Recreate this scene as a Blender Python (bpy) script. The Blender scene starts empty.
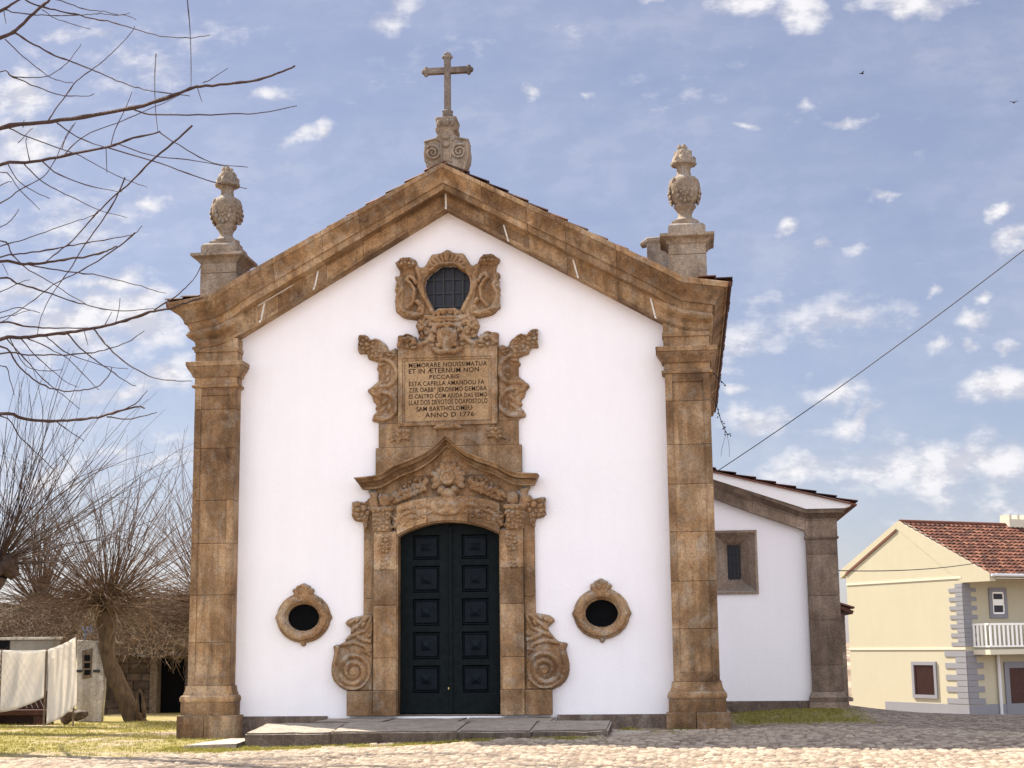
import bpy, bmesh, math, random
import numpy as np
from mathutils import Vector, Matrix
random.seed(7); rng = np.random.default_rng(7)
S = bpy.context.scene
COL = S.collection
RAD = math.radians

# ------------------------------------------------------------------ camera
YAW, PITCH, ROLL, FPX = RAD(6.5), RAD(9.85), RAD(.65), 1500.0
CF = np.array([-math.sin(YAW)*math.cos(PITCH), math.cos(YAW)*math.cos(PITCH), math.sin(PITCH)])
_r = np.array([math.cos(YAW), math.sin(YAW), 0.0]); _u = np.cross(_r, CF)
CR = _r*math.cos(ROLL) - _u*math.sin(ROLL)
CU = _r*math.sin(ROLL) + _u*math.cos(ROLL)
CAM = np.array([4.4258, -28.0910, 1.6759])
cd = bpy.data.cameras.new('camera'); cam = bpy.data.objects.new('camera', cd); COL.objects.link(cam)
cd.sensor_width = 36.0; cd.lens = FPX/1024*36.0; cd.clip_start = .1; cd.clip_end = 6000
cam.matrix_world = Matrix(((CR[0], CU[0], -CF[0], CAM[0]), (CR[1], CU[1], -CF[1], CAM[1]), (CR[2], CU[2], -CF[2], CAM[2]), (0, 0, 0, 1)))
S.camera = cam

# ------------------------------------------------------------------ light
SUN_FROM = Vector((-.80, .45, 1.0)).normalized()
SUN_ELEV = math.asin(SUN_FROM.z); SUN_ROT = math.atan2(SUN_FROM.x, SUN_FROM.y)
SUN_STRENGTH = 5.0
SKY_STRENGTH = .063
EXPOSURE = 1.27
SKY_TINT = (1.10, .96, .90)
BACK_FILL = 15.4
ld = bpy.data.lights.new('sun', 'SUN'); lo = bpy.data.objects.new('sun', ld); COL.objects.link(lo)
ld.energy = SUN_STRENGTH; ld.angle = RAD(.55); ld.color = (1.0, .905, .76)
lo.rotation_euler = (-SUN_FROM).to_track_quat('-Z', 'Y').to_euler(); lo.location = (-30, 20, 40)
S.view_settings.view_transform = 'Standard'; S.view_settings.look = 'None'
S.view_settings.exposure = EXPOSURE; S.view_settings.gamma = 1; S.view_settings.use_curve_mapping = False
S.cycles.max_bounces = 6; S.cycles.diffuse_bounces = 4; S.cycles.use_denoising = True

def ray(x, y): return CF + CR*(x-512)/FPX - CU*(y-384)/FPX
def at(x, y, Y=0.0):
    d = ray(x, y); return CAM + d*((Y-CAM[1])/d[1])
def xz(x, y, Y=0.0):
    p = at(x, y, Y); return (p[0], p[2])
def onplane(x, y, P, N):
    d = ray(x, y); return CAM + d*(np.dot(np.array(P)-CAM, N)/np.dot(d, N))

# ------------------------------------------------------------------ node helper
class NT:
    def __init__(s, tree): s.t = tree; s.n = tree.nodes; s.l = tree.links
    def new(s, typ, **kw):
        n = s.n.new(typ)
        for k, v in kw.items(): setattr(n, k, v)
        return n
    def put(s, sock, v):
        if isinstance(v, bpy.types.NodeSocket): s.l.new(v, sock)
        elif v is not None: sock.default_value = v
    def math(s, op, a, b=None, c=None, clamp=False):
        n = s.new('ShaderNodeMath', operation=op, use_clamp=clamp)
        s.put(n.inputs[0], a); s.put(n.inputs[1], b); s.put(n.inputs[2], c)
        return n.outputs[0]
    def vmath(s, op, a, b=None):
        n = s.new('ShaderNodeVectorMath', operation=op)
        s.put(n.inputs[0], a); s.put(n.inputs[1], b)
        return n.outputs['Value'] if op in ('LENGTH', 'DOT_PRODUCT') else n.outputs[0]
    def noise(s, vec, scale, detail=4, rough=.55, dist=0.0):
        n = s.new('ShaderNodeTexNoise'); s.put(n.inputs['Vector'], vec)
        n.inputs['Scale'].default_value = scale; n.inputs['Detail'].default_value = detail
        n.inputs['Roughness'].default_value = rough; n.inputs['Distortion'].default_value = dist
        return n.outputs['Fac']
    def mapping(s, vec, loc=(0, 0, 0), rot=(0, 0, 0), scale=(1, 1, 1), typ='POINT'):
        n = s.new('ShaderNodeMapping', vector_type=typ); s.put(n.inputs['Vector'], vec)
        n.inputs['Location'].default_value = loc; n.inputs['Rotation'].default_value = rot; n.inputs['Scale'].default_value = scale
        return n.outputs[0]
    def ramp(s, fac, stops):
        n = s.new('ShaderNodeValToRGB'); s.put(n.inputs[0], fac)
        e = n.color_ramp.elements
        while len(e) < len(stops): e.new(.5)
        for q, (p, c) in zip(e, stops): q.position = p; q.color = (*c, 1) if len(c) == 3 else c
        return n.outputs[0]
    def rng(s, v, a, b, c=0.0, d=1.0, smooth=False):
        n = s.new('ShaderNodeMapRange', interpolation_type='SMOOTHSTEP' if smooth else 'LINEAR', clamp=True)
        s.put(n.inputs[0], v); n.inputs[1].default_value = a; n.inputs[2].default_value = b
        n.inputs[3].default_value = c; n.inputs[4].default_value = d
        return n.outputs[0]
    def mix(s, fac, a, b, typ='MIX'):
        n = s.new('ShaderNodeMix', data_type='RGBA', blend_type=typ)
        s.put(n.inputs[0], fac); s.put(n.inputs[6], (*a, 1) if isinstance(a, tuple) else a); s.put(n.inputs[7], (*b, 1) if isinstance(b, tuple) else b)
        return n.outputs[2]
    def bump(s, h, strength, dist=.02, normal=None):
        n = s.new('ShaderNodeBump'); s.put(n.inputs['Height'], h); n.inputs['Strength'].default_value = strength
        n.inputs['Distance'].default_value = dist; s.put(n.inputs['Normal'], normal)
        return n.outputs[0]

# ------------------------------------------------------------------ sky: blue sky plus clouds laid on real sky directions
W = bpy.data.worlds.new('World'); S.world = W; W.use_nodes = True
w = NT(W.node_tree); w.n.clear()
sky = w.new('ShaderNodeTexSky', sky_type='NISHITA'); sky.sun_disc = False
sky.sun_elevation = SUN_ELEV; sky.sun_rotation = SUN_ROT; sky.altitude = 600; sky.air_density = 1.0; sky.dust_density = .8; sky.ozone_density = 2.0
dirn = w.new('ShaderNodeTexCoord').outputs['Generated']
sep = w.new('ShaderNodeSeparateXYZ'); w.put(sep.inputs[0], dirn)
dx, dy, dz = sep.outputs
safe = w.math('MAXIMUM', dy, .05)
uv = w.new('ShaderNodeCombineXYZ'); w.put(uv.inputs[0], w.math('DIVIDE', dx, safe)); w.put(uv.inputs[1], w.math('DIVIDE', dz, safe))
uv = uv.outputs[0]
wn = w.new('ShaderNodeTexNoise'); w.put(wn.inputs['Vector'], uv); wn.inputs['Scale'].default_value = 26; wn.inputs['Detail'].default_value = 5
warp = w.vmath('ADD', uv, w.vmath('SCALE', w.vmath('SUBTRACT', wn.outputs['Color'], (.5, .5, .5))))
warp.node.inputs[1].links[0].from_node.inputs['Scale'].default_value = .045
# px centre, half sizes, tilt, strength
CLOUDS = [(755, -4, 50, 26, -10, 1.1), (800, 12, 30, 26, 0, 1), (905, 0, 70, 18, 0, 1.1), (645, -3, 22, 9, 0, .8), (532, 91, 10, 11, 40, .75),
 (752, 127, 22, 8, 0, .85), (848, 124, 26, 8, 0, .8), (802, 108, 14, 12, 50, .65), (893, 192, 22, 6, 0, .8), (592, 101, 8, 7, 0, .6),
 (296, 142, 30, 10, 20, .8), (326, 134, 18, 13, 0, .9), (272, 102, 26, 9, 0, .65), (150, 201, 24, 11, 0, .95), (1002, 213, 22, 9, 5, .95),
 (1018, 241, 24, 13, 0, 1), (783, 229, 19, 10, 20, .9), (826, 241, 18, 8, 0, .85), (853, 249, 13, 10, 0, .75),
 (830, 315, 120, 34, -8, .62), (745, 345, 60, 20, 20, .66), (838, 388, 42, 16, 0, 1), (737, 384, 18, 9, 0, .95), (755, 420, 50, 22, 0, .95), (852, 416, 46, 17, 10, .98),
 (905, 470, 120, 30, 0, 1.05), (790, 470, 80, 20, 0, .85), (975, 466, 80, 28, 0, 1), (1005, 386, 52, 22, 10, 1.1), (980, 325, 26, 15, 20, .85), (1012, 346, 24, 12, 20, .85),
 (937, 347, 15, 9, 0, .8), (968, 350, 14, 8, 0, .9), (990, 298, 16, 6, 0, .85), (936, 297, 9, 6, 0, .75), (930, 528, 60, 14, 0, .7), (1010, 500, 50, 10, 0, .75),
 (20, 92, 36, 44, 20, 1.05), (20, 150, 70, 34, 0, .95), (80, 222, 110, 40, 0, .6), (70, 325, 110, 36, 10, 1.1), (140, 318, 60, 34, 0, 1.05), (110, 283, 44, 20, 0, 1), (165, 375, 42, 26, 20, 1.1),
 (25, 290, 50, 26, 0, 1), (130, 392, 60, 14, 0, .9), (90, 400, 30, 9, 0, .7), (65, 30, 40, 12, 20, .62), (105, 28, 24, 10, 0, .62), (400, 15, 50, 16, 30, .6), (150, 455, 80, 22, 0, .65), (40, 480, 80, 30, 0, .7),
 (150, 60, 130, 60, 10, .42), (420, 60, 130, 30, 20, .24), (700, 90, 140, 40, 0, .18), (560, 20, 100, 30, 0, .2)]
dens = None
for (cx, cy, rx, ry, tilt, st) in CLOUDS:
    d0 = ray(cx, cy); d1 = ray(cx+rx, cy); d2 = ray(cx, cy-ry)
    u0, v0 = d0[0]/d0[1], d0[2]/d0[1]
    su = abs(d1[0]/d1[1]-u0)*1.3; sv = abs(d2[2]/d2[1]-v0)*1.3
    m = w.mapping(warp, (u0, v0, 0), (0, 0, RAD(tilt)), (su, sv, 1), 'TEXTURE')
    g = w.math('MULTIPLY_ADD', w.vmath('LENGTH', m), -st, st)
    dens = g if dens is None else w.math('MAXIMUM', dens, g)
fbm = w.noise(w.mapping(uv, scale=(1, 1.7, 1)), 34, 7, .62)
fbm2 = w.noise(w.mapping(uv, loc=(-.012, .012, 0), scale=(1, 1.7, 1)), 34, 5, .6)
dens = w.math('ADD', w.math('MULTIPLY', w.math('MAXIMUM', dens, 0.0), 1.0), w.math('MULTIPLY', w.math('SUBTRACT', fbm, .55), 1.35))
front = w.rng(dens, .0, .92, 0, 1, True)
veil = w.rng(w.noise(w.mapping(uv, scale=(1, 2.2, 1)), 5, 5, .6), .38, .78, 0, .30)
front = w.math('MAXIMUM', front, veil)
front = w.math('MULTIPLY', front, w.rng(dy, .1, .3))
lit = w.rng(w.math('SUBTRACT', fbm, fbm2), -.10, .10, 0, 1)
cloudcol = w.mix(lit, (4.4, 4.45, 5.0), (6.3, 6.2, 6.4))
# unseen bright cloud fill added behind the photographer to lift the shaded facade
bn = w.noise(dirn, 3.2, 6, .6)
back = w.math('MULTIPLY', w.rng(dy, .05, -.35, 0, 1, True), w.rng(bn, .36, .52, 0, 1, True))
backcol = w.mix(w.rng(bn, .40, .62), (BACK_FILL*.72, BACK_FILL*.75, BACK_FILL*.86), (BACK_FILL*.95, BACK_FILL*.97, BACK_FILL*1.05))
skyc = w.mix(.50, w.mix(1.0, sky.outputs[0], SKY_TINT, 'MULTIPLY'), (2.36, 2.52, 3.70))
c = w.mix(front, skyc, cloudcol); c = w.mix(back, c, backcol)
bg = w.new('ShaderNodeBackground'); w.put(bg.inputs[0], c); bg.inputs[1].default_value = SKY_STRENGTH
w.l.new(bg.outputs[0], w.new('ShaderNodeOutputWorld').inputs[0])

# ------------------------------------------------------------------ object helpers
def tag(o, label=None, cat=None, group=None, kind=None):
    if label: o['label'] = label
    if cat: o['category'] = cat
    if group: o['group'] = group
    if kind: o['kind'] = kind
    return o
def empty(name, loc=(0, 0, 0), label=None, cat=None, group=None):
    o = bpy.data.objects.new(name, None); COL.objects.link(o); o.location = loc; o.empty_display_size = .3
    return tag(o, label, cat, group)
def link(name, me, mat=None, parent=None, smooth=False):
    o = bpy.data.objects.new(name, me); COL.objects.link(o)
    if mat: me.materials.clear(); me.materials.append(mat)
    if smooth: me.polygons.foreach_set('use_smooth', [True]*len(me.polygons))
    if parent:
        o.parent = parent
        # every mesh is written in world coordinates; cancel the parents' offset
        off = Vector((0, 0, 0)); p = parent
        while p: off += p.location; p = p.parent
        o.location = -off
    return o
def pydata(name, V, F, mat=None, parent=None, smooth=False):
    me = bpy.data.meshes.new(name); me.from_pydata([tuple(map(float, v)) for v in V], [], [tuple(map(int, f)) for f in F]); me.update()
    return link(name, me, mat, parent, smooth)
def grid_mesh(name, P, keep=None, mat=None, parent=None, smooth=True, flip=False):
    """P: (n,m,3) numpy lattice -> mesh, keep: (n-1,m-1) bool"""
    n, m = P.shape[:2]
    idx = np.arange(n*m).reshape(n, m)
    q = np.stack([idx[:-1, :-1], idx[1:, :-1], idx[1:, 1:], idx[:-1, 1:]], -1)
    if flip: q = q[..., ::-1]
    q = q[keep] if keep is not None else q.reshape(-1, 4)
    used, inv = np.unique(q, return_inverse=True); q = inv.reshape(q.shape); V = P.reshape(-1, 3)[used]
    me = bpy.data.meshes.new(name)
    me.vertices.add(len(V)); me.vertices.foreach_set('co', V.astype(np.float32).ravel())
    me.loops.add(q.size); me.loops.foreach_set('vertex_index', q.astype(np.int32).ravel())
    me.polygons.add(len(q)); me.polygons.foreach_set('loop_start', np.arange(0, q.size, 4, dtype=np.int32)); me.polygons.foreach_set('loop_total', np.full(len(q), 4, np.int32))
    me.update(calc_edges=True); me.validate()
    o = link(name, me, mat, parent, smooth)
    return o, used
class MB:
    """collects shapes for ONE mesh object"""
    def __init__(s): s.V = []; s.F = []
    def add(s, V, F):
        b = len(s.V); s.V += [tuple(v) for v in V]; s.F += [tuple(b+i for i in f) for f in F]
    def box(s, x0, x1, y0, y1, z0, z1, bev=0.0):
        if bev <= 0:
            V = [(x, y, z) for x in (x0, x1) for y in (y0, y1) for z in (z0, z1)]
            s.add(V, [(0, 1, 3, 2), (4, 6, 7, 5), (0, 4, 5, 1), (2, 3, 7, 6), (0, 2, 6, 4), (1, 5, 7, 3)])
        else:
            bm = bmesh.new(); bmesh.ops.create_cube(bm, size=1)
            for v in bm.verts: v.co = ((x0+x1)/2+v.co.x*(x1-x0), (y0+y1)/2+v.co.y*(y1-y0), (z0+z1)/2+v.co.z*(z1-z0))
            bmesh.ops.bevel(bm, geom=bm.edges[:], offset=bev, segments=2, affect='EDGES', profile=.6)
            bm.verts.index_update(); s.add([tuple(v.co) for v in bm.verts], [tuple(v.index for v in f.verts) for f in bm.faces]); bm.free()
        return s
    def obox(s, P, A, B, C_):
        """oriented box: corner P, edge vectors A,B,C"""
        P, A, B, C_ = map(np.array, (P, A, B, C_))
        V = [P+i*A+j*B+k*C_ for i in (0, 1) for j in (0, 1) for k in (0, 1)]
        s.add(V, [(0, 1, 3, 2), (4, 6, 7, 5), (0, 4, 5, 1), (2, 3, 7, 6), (0, 2, 6, 4), (1, 5, 7, 3)])
        return s
    def tube(s, pts, radii, n=5, cap=True):
        P = [np.array(p, float) for p in pts]
        if not hasattr(radii, '__len__'): radii = [radii]*len(P)
        V = []; F = []
        t0 = P[1]-P[0]; ref = np.array([0, 0, 1.0]) if abs(t0[2]) < .9*np.linalg.norm(t0) else np.array([1.0, 0, 0])
        for i, p in enumerate(P):
            t = P[min(i+1, len(P)-1)]-P[max(i-1, 0)]; t = t/(np.linalg.norm(t)+1e-9)
            a = np.cross(t, ref); a /= (np.linalg.norm(a)+1e-9); b = np.cross(t, a); ref = -np.cross(t, a) if False else ref
            for k in range(n):
                an = 2*math.pi*k/n; V.append(p+radii[i]*(a*math.cos(an)+b*math.sin(an)))
        for i in range(len(P)-1):
            for k in range(n):
                F.append((i*n+k, i*n+(k+1) % n, (i+1)*n+(k+1) % n, (i+1)*n+k))
        if cap and n > 2: F.append(tuple(range(n))[::-1]); F.append(tuple((len(P)-1)*n+k for k in range(n)))
        s.add(V, F); return s
    def lathe(s, prof, cx, cy, n=24, mod=None):
        V = []; F = []
        for i, (r, z) in enumerate(prof):
            for k in range(n):
                a = 2*math.pi*k/n; q = r*(mod(a, i) if mod else 1.0)
                V.append((cx+q*math.cos(a), cy+q*math.sin(a), z))
        for i in range(len(prof)-1):
            for k in range(n): F.append((i*n+k, i*n+(k+1) % n, (i+1)*n+(k+1) % n, (i+1)*n+k))
        F.append(tuple(range(n))[::-1]); F.append(tuple((len(prof)-1)*n+k for k in range(n)))
        s.add(V, F); return s
    def square(s, prof, x0, x1, y0, y1):
        """rectangular moulding stack: prof [(projection,z)]"""
        V = []; F = []
        for (p, z) in prof: V += [(x0-p, y0-p, z), (x1+p, y0-p, z), (x1+p, y1+p, z), (x0-p, y1+p, z)]
        for i in range(len(prof)-1):
            for k in range(4): F.append((i*4+k, i*4+(k+1) % 4, (i+1)*4+(k+1) % 4, (i+1)*4+k))
        F.append((3, 2, 1, 0)); m = (len(prof)-1)*4; F.append((m, m+1, m+2, m+3))
        s.add(V, F); return s
    def ball(s, c, r, sub=2, rot=None):
        bm = bmesh.new(); bmesh.ops.create_icosphere(bm, subdivisions=sub, radius=1)
        M = rot or Matrix.Identity(3); bm.verts.index_update()
        V = [tuple(Vector(c)+M @ Vector((v.co.x*r[0], v.co.y*r[1], v.co.z*r[2]))) for v in bm.verts]
        s.add(V, [tuple(v.index for v in f.verts) for f in bm.faces]); bm.free(); return s
    def build(s, name, mat, parent=None, smooth=False, fix=True):
        o = pydata(name, s.V, s.F, mat, parent, smooth)
        if fix:
            bm = bmesh.new(); bm.from_mesh(o.data); bmesh.ops.recalc_face_normals(bm, faces=bm.faces[:]); bm.to_mesh(o.data); bm.free()
        return o
def smooth_by_angle(o, ang=40):
    me = o.data; me.polygons.foreach_set('use_smooth', [True]*len(me.polygons))
    try: me.set_sharp_from_angle(angle=RAD(ang))
    except Exception: pass
    return o
def extrude_poly(name, loops, y_back, y_front, mat, parent=None, bevel=0.0):
    """loops: [outer, hole, ...] of (x,z); solid between y_front (nearer) and y_back"""
    cu = bpy.data.curves.new(name, 'CURVE'); cu.dimensions = '2D'; cu.fill_mode = 'BOTH'
    cu.extrude = (y_back-y_front)/2-bevel; cu.bevel_depth = bevel; cu.bevel_resolution = 1; cu.offset = -bevel
    for lp in loops:
        sp = cu.splines.new('POLY'); sp.points.add(len(lp)-1); sp.use_cyclic_u = True
        for q, (x, z) in zip(sp.points, lp): q.co = (x, z, 0, 1)
    tmp = bpy.data.objects.new('tmp', cu); COL.objects.link(tmp)
    dg = bpy.context.evaluated_depsgraph_get(); me = bpy.data.meshes.new_from_object(tmp.evaluated_get(dg))
    bpy.data.objects.remove(tmp); bpy.data.curves.remove(cu)
    yc = (y_back+y_front)/2
    me.transform(Matrix(((1, 0, 0, 0), (0, 0, -1, yc), (0, 1, 0, 0), (0, 0, 0, 1))))
    me.name = name
    return link(name, me, mat, parent)
def catmull(pts, n=6, closed=False):
    P = [np.array(p, float) for p in pts]; out = []
    m = len(P); rngi = range(m) if closed else range(m-1)
    for i in rngi:
        p0, p1, p2, p3 = (P[(i-1) % m], P[i], P[(i+1) % m], P[(i+2) % m]) if closed else (P[max(i-1, 0)], P[i], P[i+1], P[min(i+2, m-1)])
        for k in range(n):
            t = k/n; out.append(.5*((2*p1)+(-p0+p2)*t+(2*p0-5*p1+4*p2-p3)*t*t+(-p0+3*p1-3*p2+p3)*t**3))
    if not closed: out.append(P[-1])
    return out
def ell(cx, cz, rx, rz, n=40, p=1.0):
    out = []
    for k in range(n):
        a = 2*math.pi*k/n; c_, s_ = math.cos(a), math.sin(a)
        out.append((cx+rx*math.copysign(abs(c_)**p, c_), cz+rz*math.copysign(abs(s_)**p, s_)))
    return out

# ------------------------------------------------------------------ relief carving (height field -> real carved mesh)
def hash2(i, j, k=0):
    h = (i.astype(np.int64)*374761393+j.astype(np.int64)*668265263+k*1442695041) & 0xffffffff
    h = ((h ^ (h >> 13))*1274126177) & 0xffffffff
    return ((h ^ (h >> 16)) & 0xffff)/65535.0
def vnoise(x, y, sc, seed=0):
    x = x*sc; y = y*sc; i = np.floor(x); j = np.floor(y); fx = x-i; fy = y-j
    fx = fx*fx*(3-2*fx); fy = fy*fy*(3-2*fy)
    a = hash2(i, j, seed); b = hash2(i+1, j, seed); c_ = hash2(i, j+1, seed); d = hash2(i+1, j+1, seed)
    return a*(1-fx)*(1-fy)+b*fx*(1-fy)+c_*(1-fx)*fy+d*fx*fy
def fbm_np(x, y, sc, oct=4, seed=0):
    s_ = 0; a = .5; t = 0
    for k in range(oct): s_ = s_+a*vnoise(x, y, sc*2**k, seed+k); t += a; a *= .5
    return s_/t
def worley(x, y, sx, sy, seed=0, jit=.8):
    X = x/sx; Y = y/sy; i0 = np.floor(X); j0 = np.floor(Y)
    f1 = np.full(X.shape, 9.0); f2 = np.full(X.shape, 9.0); cid = np.zeros(X.shape)
    for di in (-1, 0, 1):
        for dj in (-1, 0, 1):
            i = i0+di; j = j0+dj
            px = i+.5+(hash2(i, j, seed)-.5)*jit; py = j+.5+(hash2(i, j, seed+91)-.5)*jit
            d = np.hypot(X-px, Y-py); nw = d < f1
            f2 = np.where(nw, f1, np.minimum(f2, d)); cid = np.where(nw, hash2(i, j, seed+17), cid); f1 = np.minimum(f1, d)
    return f1, f2, cid
def sd_poly(X, Z, poly):
    """signed distance, positive inside"""
    d = np.full(X.shape, 1e9); ins = np.zeros(X.shape, bool); n = len(poly)
    for k in range(n):
        (x0, z0), (x1, z1) = poly[k], poly[(k+1) % n]
        ex, ez = x1-x0, z1-z0; L = ex*ex+ez*ez+1e-12
        t = np.clip(((X-x0)*ex+(Z-z0)*ez)/L, 0, 1)
        d = np.minimum(d, np.hypot(X-x0-t*ex, Z-z0-t*ez))
        cr = ((z0 > Z) != (z1 > Z)) & (X < (x1-x0)*(Z-z0)/(z1-z0+1e-12)+x0)
        ins ^= cr
    return np.where(ins, d, -d)
def plateau(X, Z, poly, h, r=.03):
    d = sd_poly(X, Z, poly); t = np.clip(d/r, 0, 1)
    return np.where(d > 0, h*(.45+.55*np.sqrt(1-(1-t)**2)), -1.0)
def lumps(X, Z, poly, h, size, amp, seed=0, r=.04):
    b = plateau(X, Z, poly, h, r); f1, f2, c_ = worley(X, Z, size, size, seed)
    return np.where(b > 0, b+1.35*amp*(np.clip(f2-f1, 0, .45)*1.9-.40)+amp*.7*(c_-.5), -1.0)
def stroke(X, Z, pts, w0, w1, h, base=0.0):
    out = np.full(X.shape, -1.0); n = len(pts)
    for k in range(n-1):
        (x0, z0), (x1, z1) = pts[k][:2], pts[k+1][:2]
        ex, ez = x1-x0, z1-z0; L = ex*ex+ez*ez+1e-12
        t = np.clip(((X-x0)*ex+(Z-z0)*ez)/L, 0, 1); d = np.hypot(X-x0-t*ex, Z-z0-t*ez)
        ww = w0+(w1-w0)*(k+t)/(n-1); q = 1-(d/ww)**2
        out = np.maximum(out, np.where(q > 0, base+h*np.sqrt(np.maximum(q, 0)), -1.0))
    return out
def spiral_pts(cx, cz, r0, turns, a0=0.0, sgn=1, n=48, r1=.02):
    return [(cx+(r0+(r1-r0)*t)*math.cos(a0+sgn*2*math.pi*turns*t), cz+(r0+(r1-r0)*t)*math.sin(a0+sgn*2*math.pi*turns*t)) for t in np.linspace(0, 1, n)]
def lobe(X, Z, cx, cz, rx, rz, rot, h, base=0.0, ridge=0):
    c_, s_ = math.cos(rot), math.sin(rot); u = ((X-cx)*c_+(Z-cz)*s_)/rx; v = (-(X-cx)*s_+(Z-cz)*c_)/rz
    q = 1-u*u-v*v
    hh = base+h*np.sqrt(np.maximum(q, 0))
    if ridge: hh = hh*(1-.25*np.abs(v))+.012*np.cos(v*ridge)
    return np.where(q > 0, hh, -1.0)
def shell(X, Z, cx, cz, r, a0, a1, n, h, base=0.0):
    d = np.hypot(X-cx, Z-cz); a = np.arctan2(Z-cz, X-cx); t = (a-a0)/(a1-a0)
    edge = r*(1-.10*np.abs(np.cos(t*math.pi*n)))
    ok = (t > 0) & (t < 1) & (d < edge)
    hh = base+h*(.35+.65*d/r)*(.62+.38*np.abs(np.sin(t*math.pi*n)))
    return np.where(ok, hh, -1.0)
def relief(name, fn, x0, x1, z0, z1, y0, mat, parent, step=.0125, mirror=True):
    xs = np.arange(x0, x1+step, step); zs = np.arange(z0, z1+step, step)
    X, Z = np.meshgrid(xs, zs, indexing='ij')
    H = fn(-np.abs(X) if mirror else X, Z)
    ins = H > 0
    H = np.where(ins, H+.018*(fbm_np(X, Z, 24, 3, 5)-.5), 0.0)
    keep = ins[:-1, :-1] | ins[1:, :-1] | ins[1:, 1:] | ins[:-1, 1:]
    P = np.stack([X, y0-H, Z], -1)
    return grid_mesh(name, P, keep, mat, parent, True)[0]
def tr(ox, oy, sc, pts, Y=-.15): return [xz(ox+x/sc, oy+y/sc, Y) for x, y in pts]
def over(pts): return [(.25 if x > -.07 else x, z) for x, z in pts]   # shapes that meet the centre line run past it

# ------------------------------------------------------------------ materials
def newmat(name):
    m = bpy.data.materials.new(name); m.use_nodes = True; t = NT(m.node_tree)
    b = m.node_tree.nodes['Principled BSDF']; b.inputs['Roughness'].default_value = .85; b.inputs['Specular IOR Level'].default_value = .25
    return m, t, b
def stone_mat(name, c0, c1, c2, lichen=(.30, .29, .26), lich=.35, streak=.45, bumpk=1.0, carve=0.0, tint=True, lit_tread=None):
    m, t, b = newmat(name)
    geo = t.new('ShaderNodeNewGeometry'); pos = geo.outputs['Position']
    n1 = t.noise(pos, 1.1, 6, .62, .4)
    col = t.ramp(n1, [(.30, c0), (.50, c1), (.68, c2)])
    st = t.noise(t.mapping(pos, scale=(7, 7, .55)), 1.0, 4, .6)
    col = t.mix(t.rng(st, .45, .72, 0, streak), col, tuple(x*.42 for x in c0))
    bs = t.noise(t.mapping(pos, loc=(3.1, 0, 1.7), scale=(2.2, 2.2, .75)), 1.0, 5, .68, .5)
    col = t.mix(t.rng(bs, .48, .66, 0, .72*(streak > .3)), col, tuple(x*.45 for x in c1))
    hs_ = t.noise(t.mapping(pos, loc=(7, 2, 5), scale=(1.7, 1.7, .9)), 1.0, 5, .65)
    col = t.mix(t.rng(hs_, .55, .72, 0, .55), col, c2)
    n2 = t.noise(pos, 9, 5, .6)
    col = t.mix(t.rng(n2, .50, .70, 0, .45), col, tuple(x*.55 for x in c1))
    ln = t.noise(pos, 3.3, 7, .68, .6)
    upz = t.new('ShaderNodeSeparateXYZ'); t.put(upz.inputs[0], geo.outputs['Normal'])
    lf = t.math('ADD', t.rng(ln, .52, .66, 0, lich), t.math('MULTIPLY', t.rng(upz.outputs[2], .3, .9), t.rng(ln, .35, .6, .1, .6)), clamp=True)
    col = t.mix(lf, col, lichen)
    if lit_tread: col = t.mix(t.math('MULTIPLY', t.rng(upz.outputs[2], .7, .95), t.rng(t.noise(pos, 4, 5, .6), .3, .6, .55, 1)), col, lit_tread)  # paler top faces put sunlit brightness into the colour, with some tread wear
    gr = t.new('ShaderNodeTexVoronoi'); t.put(gr.inputs['Vector'], pos); gr.inputs['Scale'].default_value = 55
    gsep = t.new('ShaderNodeSeparateColor'); t.put(gsep.inputs[0], gr.outputs['Color'])
    col = t.mix(1.0, col, t.ramp(gsep.outputs[0], [(0, (.72, .72, .74)), (.5, (1, 1, 1)), (1, (1.22, 1.2, 1.16))]), 'MULTIPLY')
    if tint: col = t.mix(1.0, col, t.ramp(geo.outputs['Random Per Island'], [(0, (.66, .62, .60)), (.5, (.98, .96, .93)), (1, (1.2, 1.18, 1.15))]), 'MULTIPLY')
    t.put(b.inputs['Base Color'], col)
    nb = t.noise(pos, 70, 4, .65); nb2 = t.noise(pos, 12, 4, .6)
    nr = t.bump(nb, .35*bumpk, .012); nr = t.bump(nb2, .45*bumpk, .03, nr)
    if carve: nr = t.bump(t.noise(pos, 26, 3, .55, 1.2), carve, .03, nr)
    t.put(b.inputs['Normal'], nr)
    return m
M = {}
M['granite'] = stone_mat('warm_granite', (.10, .055, .028), (.315, .192, .098), (.47, .345, .22), lichen=(.31, .28, .235), lich=.42, streak=.6)
M['granite_carved'] = stone_mat('carved_granite', (.15, .078, .036), (.34, .20, .10), (.46, .315, .185), lichen=(.38, .35, .30), lich=.5, carve=.8, tint=False)
M['granite_pale'] = stone_mat('pale_granite', (.16, .11, .075), (.28, .215, .155), (.38, .31, .24), lichen=(.30, .29, .28), lich=.45, streak=.4, tint=False, carve=.25)
M['granite_cross'] = stone_mat('grey_granite', (.10, .075, .06), (.17, .135, .11), (.24, .20, .17), lichen=(.15, .145, .135), lich=.5, tint=False)
M['granite_dark'] = stone_mat('brown_granite', (.13, .092, .067), (.24, .18, .138), (.33, .26, .205), lichen=(.19, .17, .15), lich=.4)
M['step_stone'] = stone_mat('lit_top_step_stone', (.06, .042, .033), (.11, .083, .066), (.17, .135, .11), lichen=(.2, .175, .15), lich=.3, lit_tread=(.46, .42, .36))
M['plinth'] = stone_mat('plinth_stone', (.10, .072, .058), (.155, .115, .095), (.20, .155, .13), lich=.4)
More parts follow.
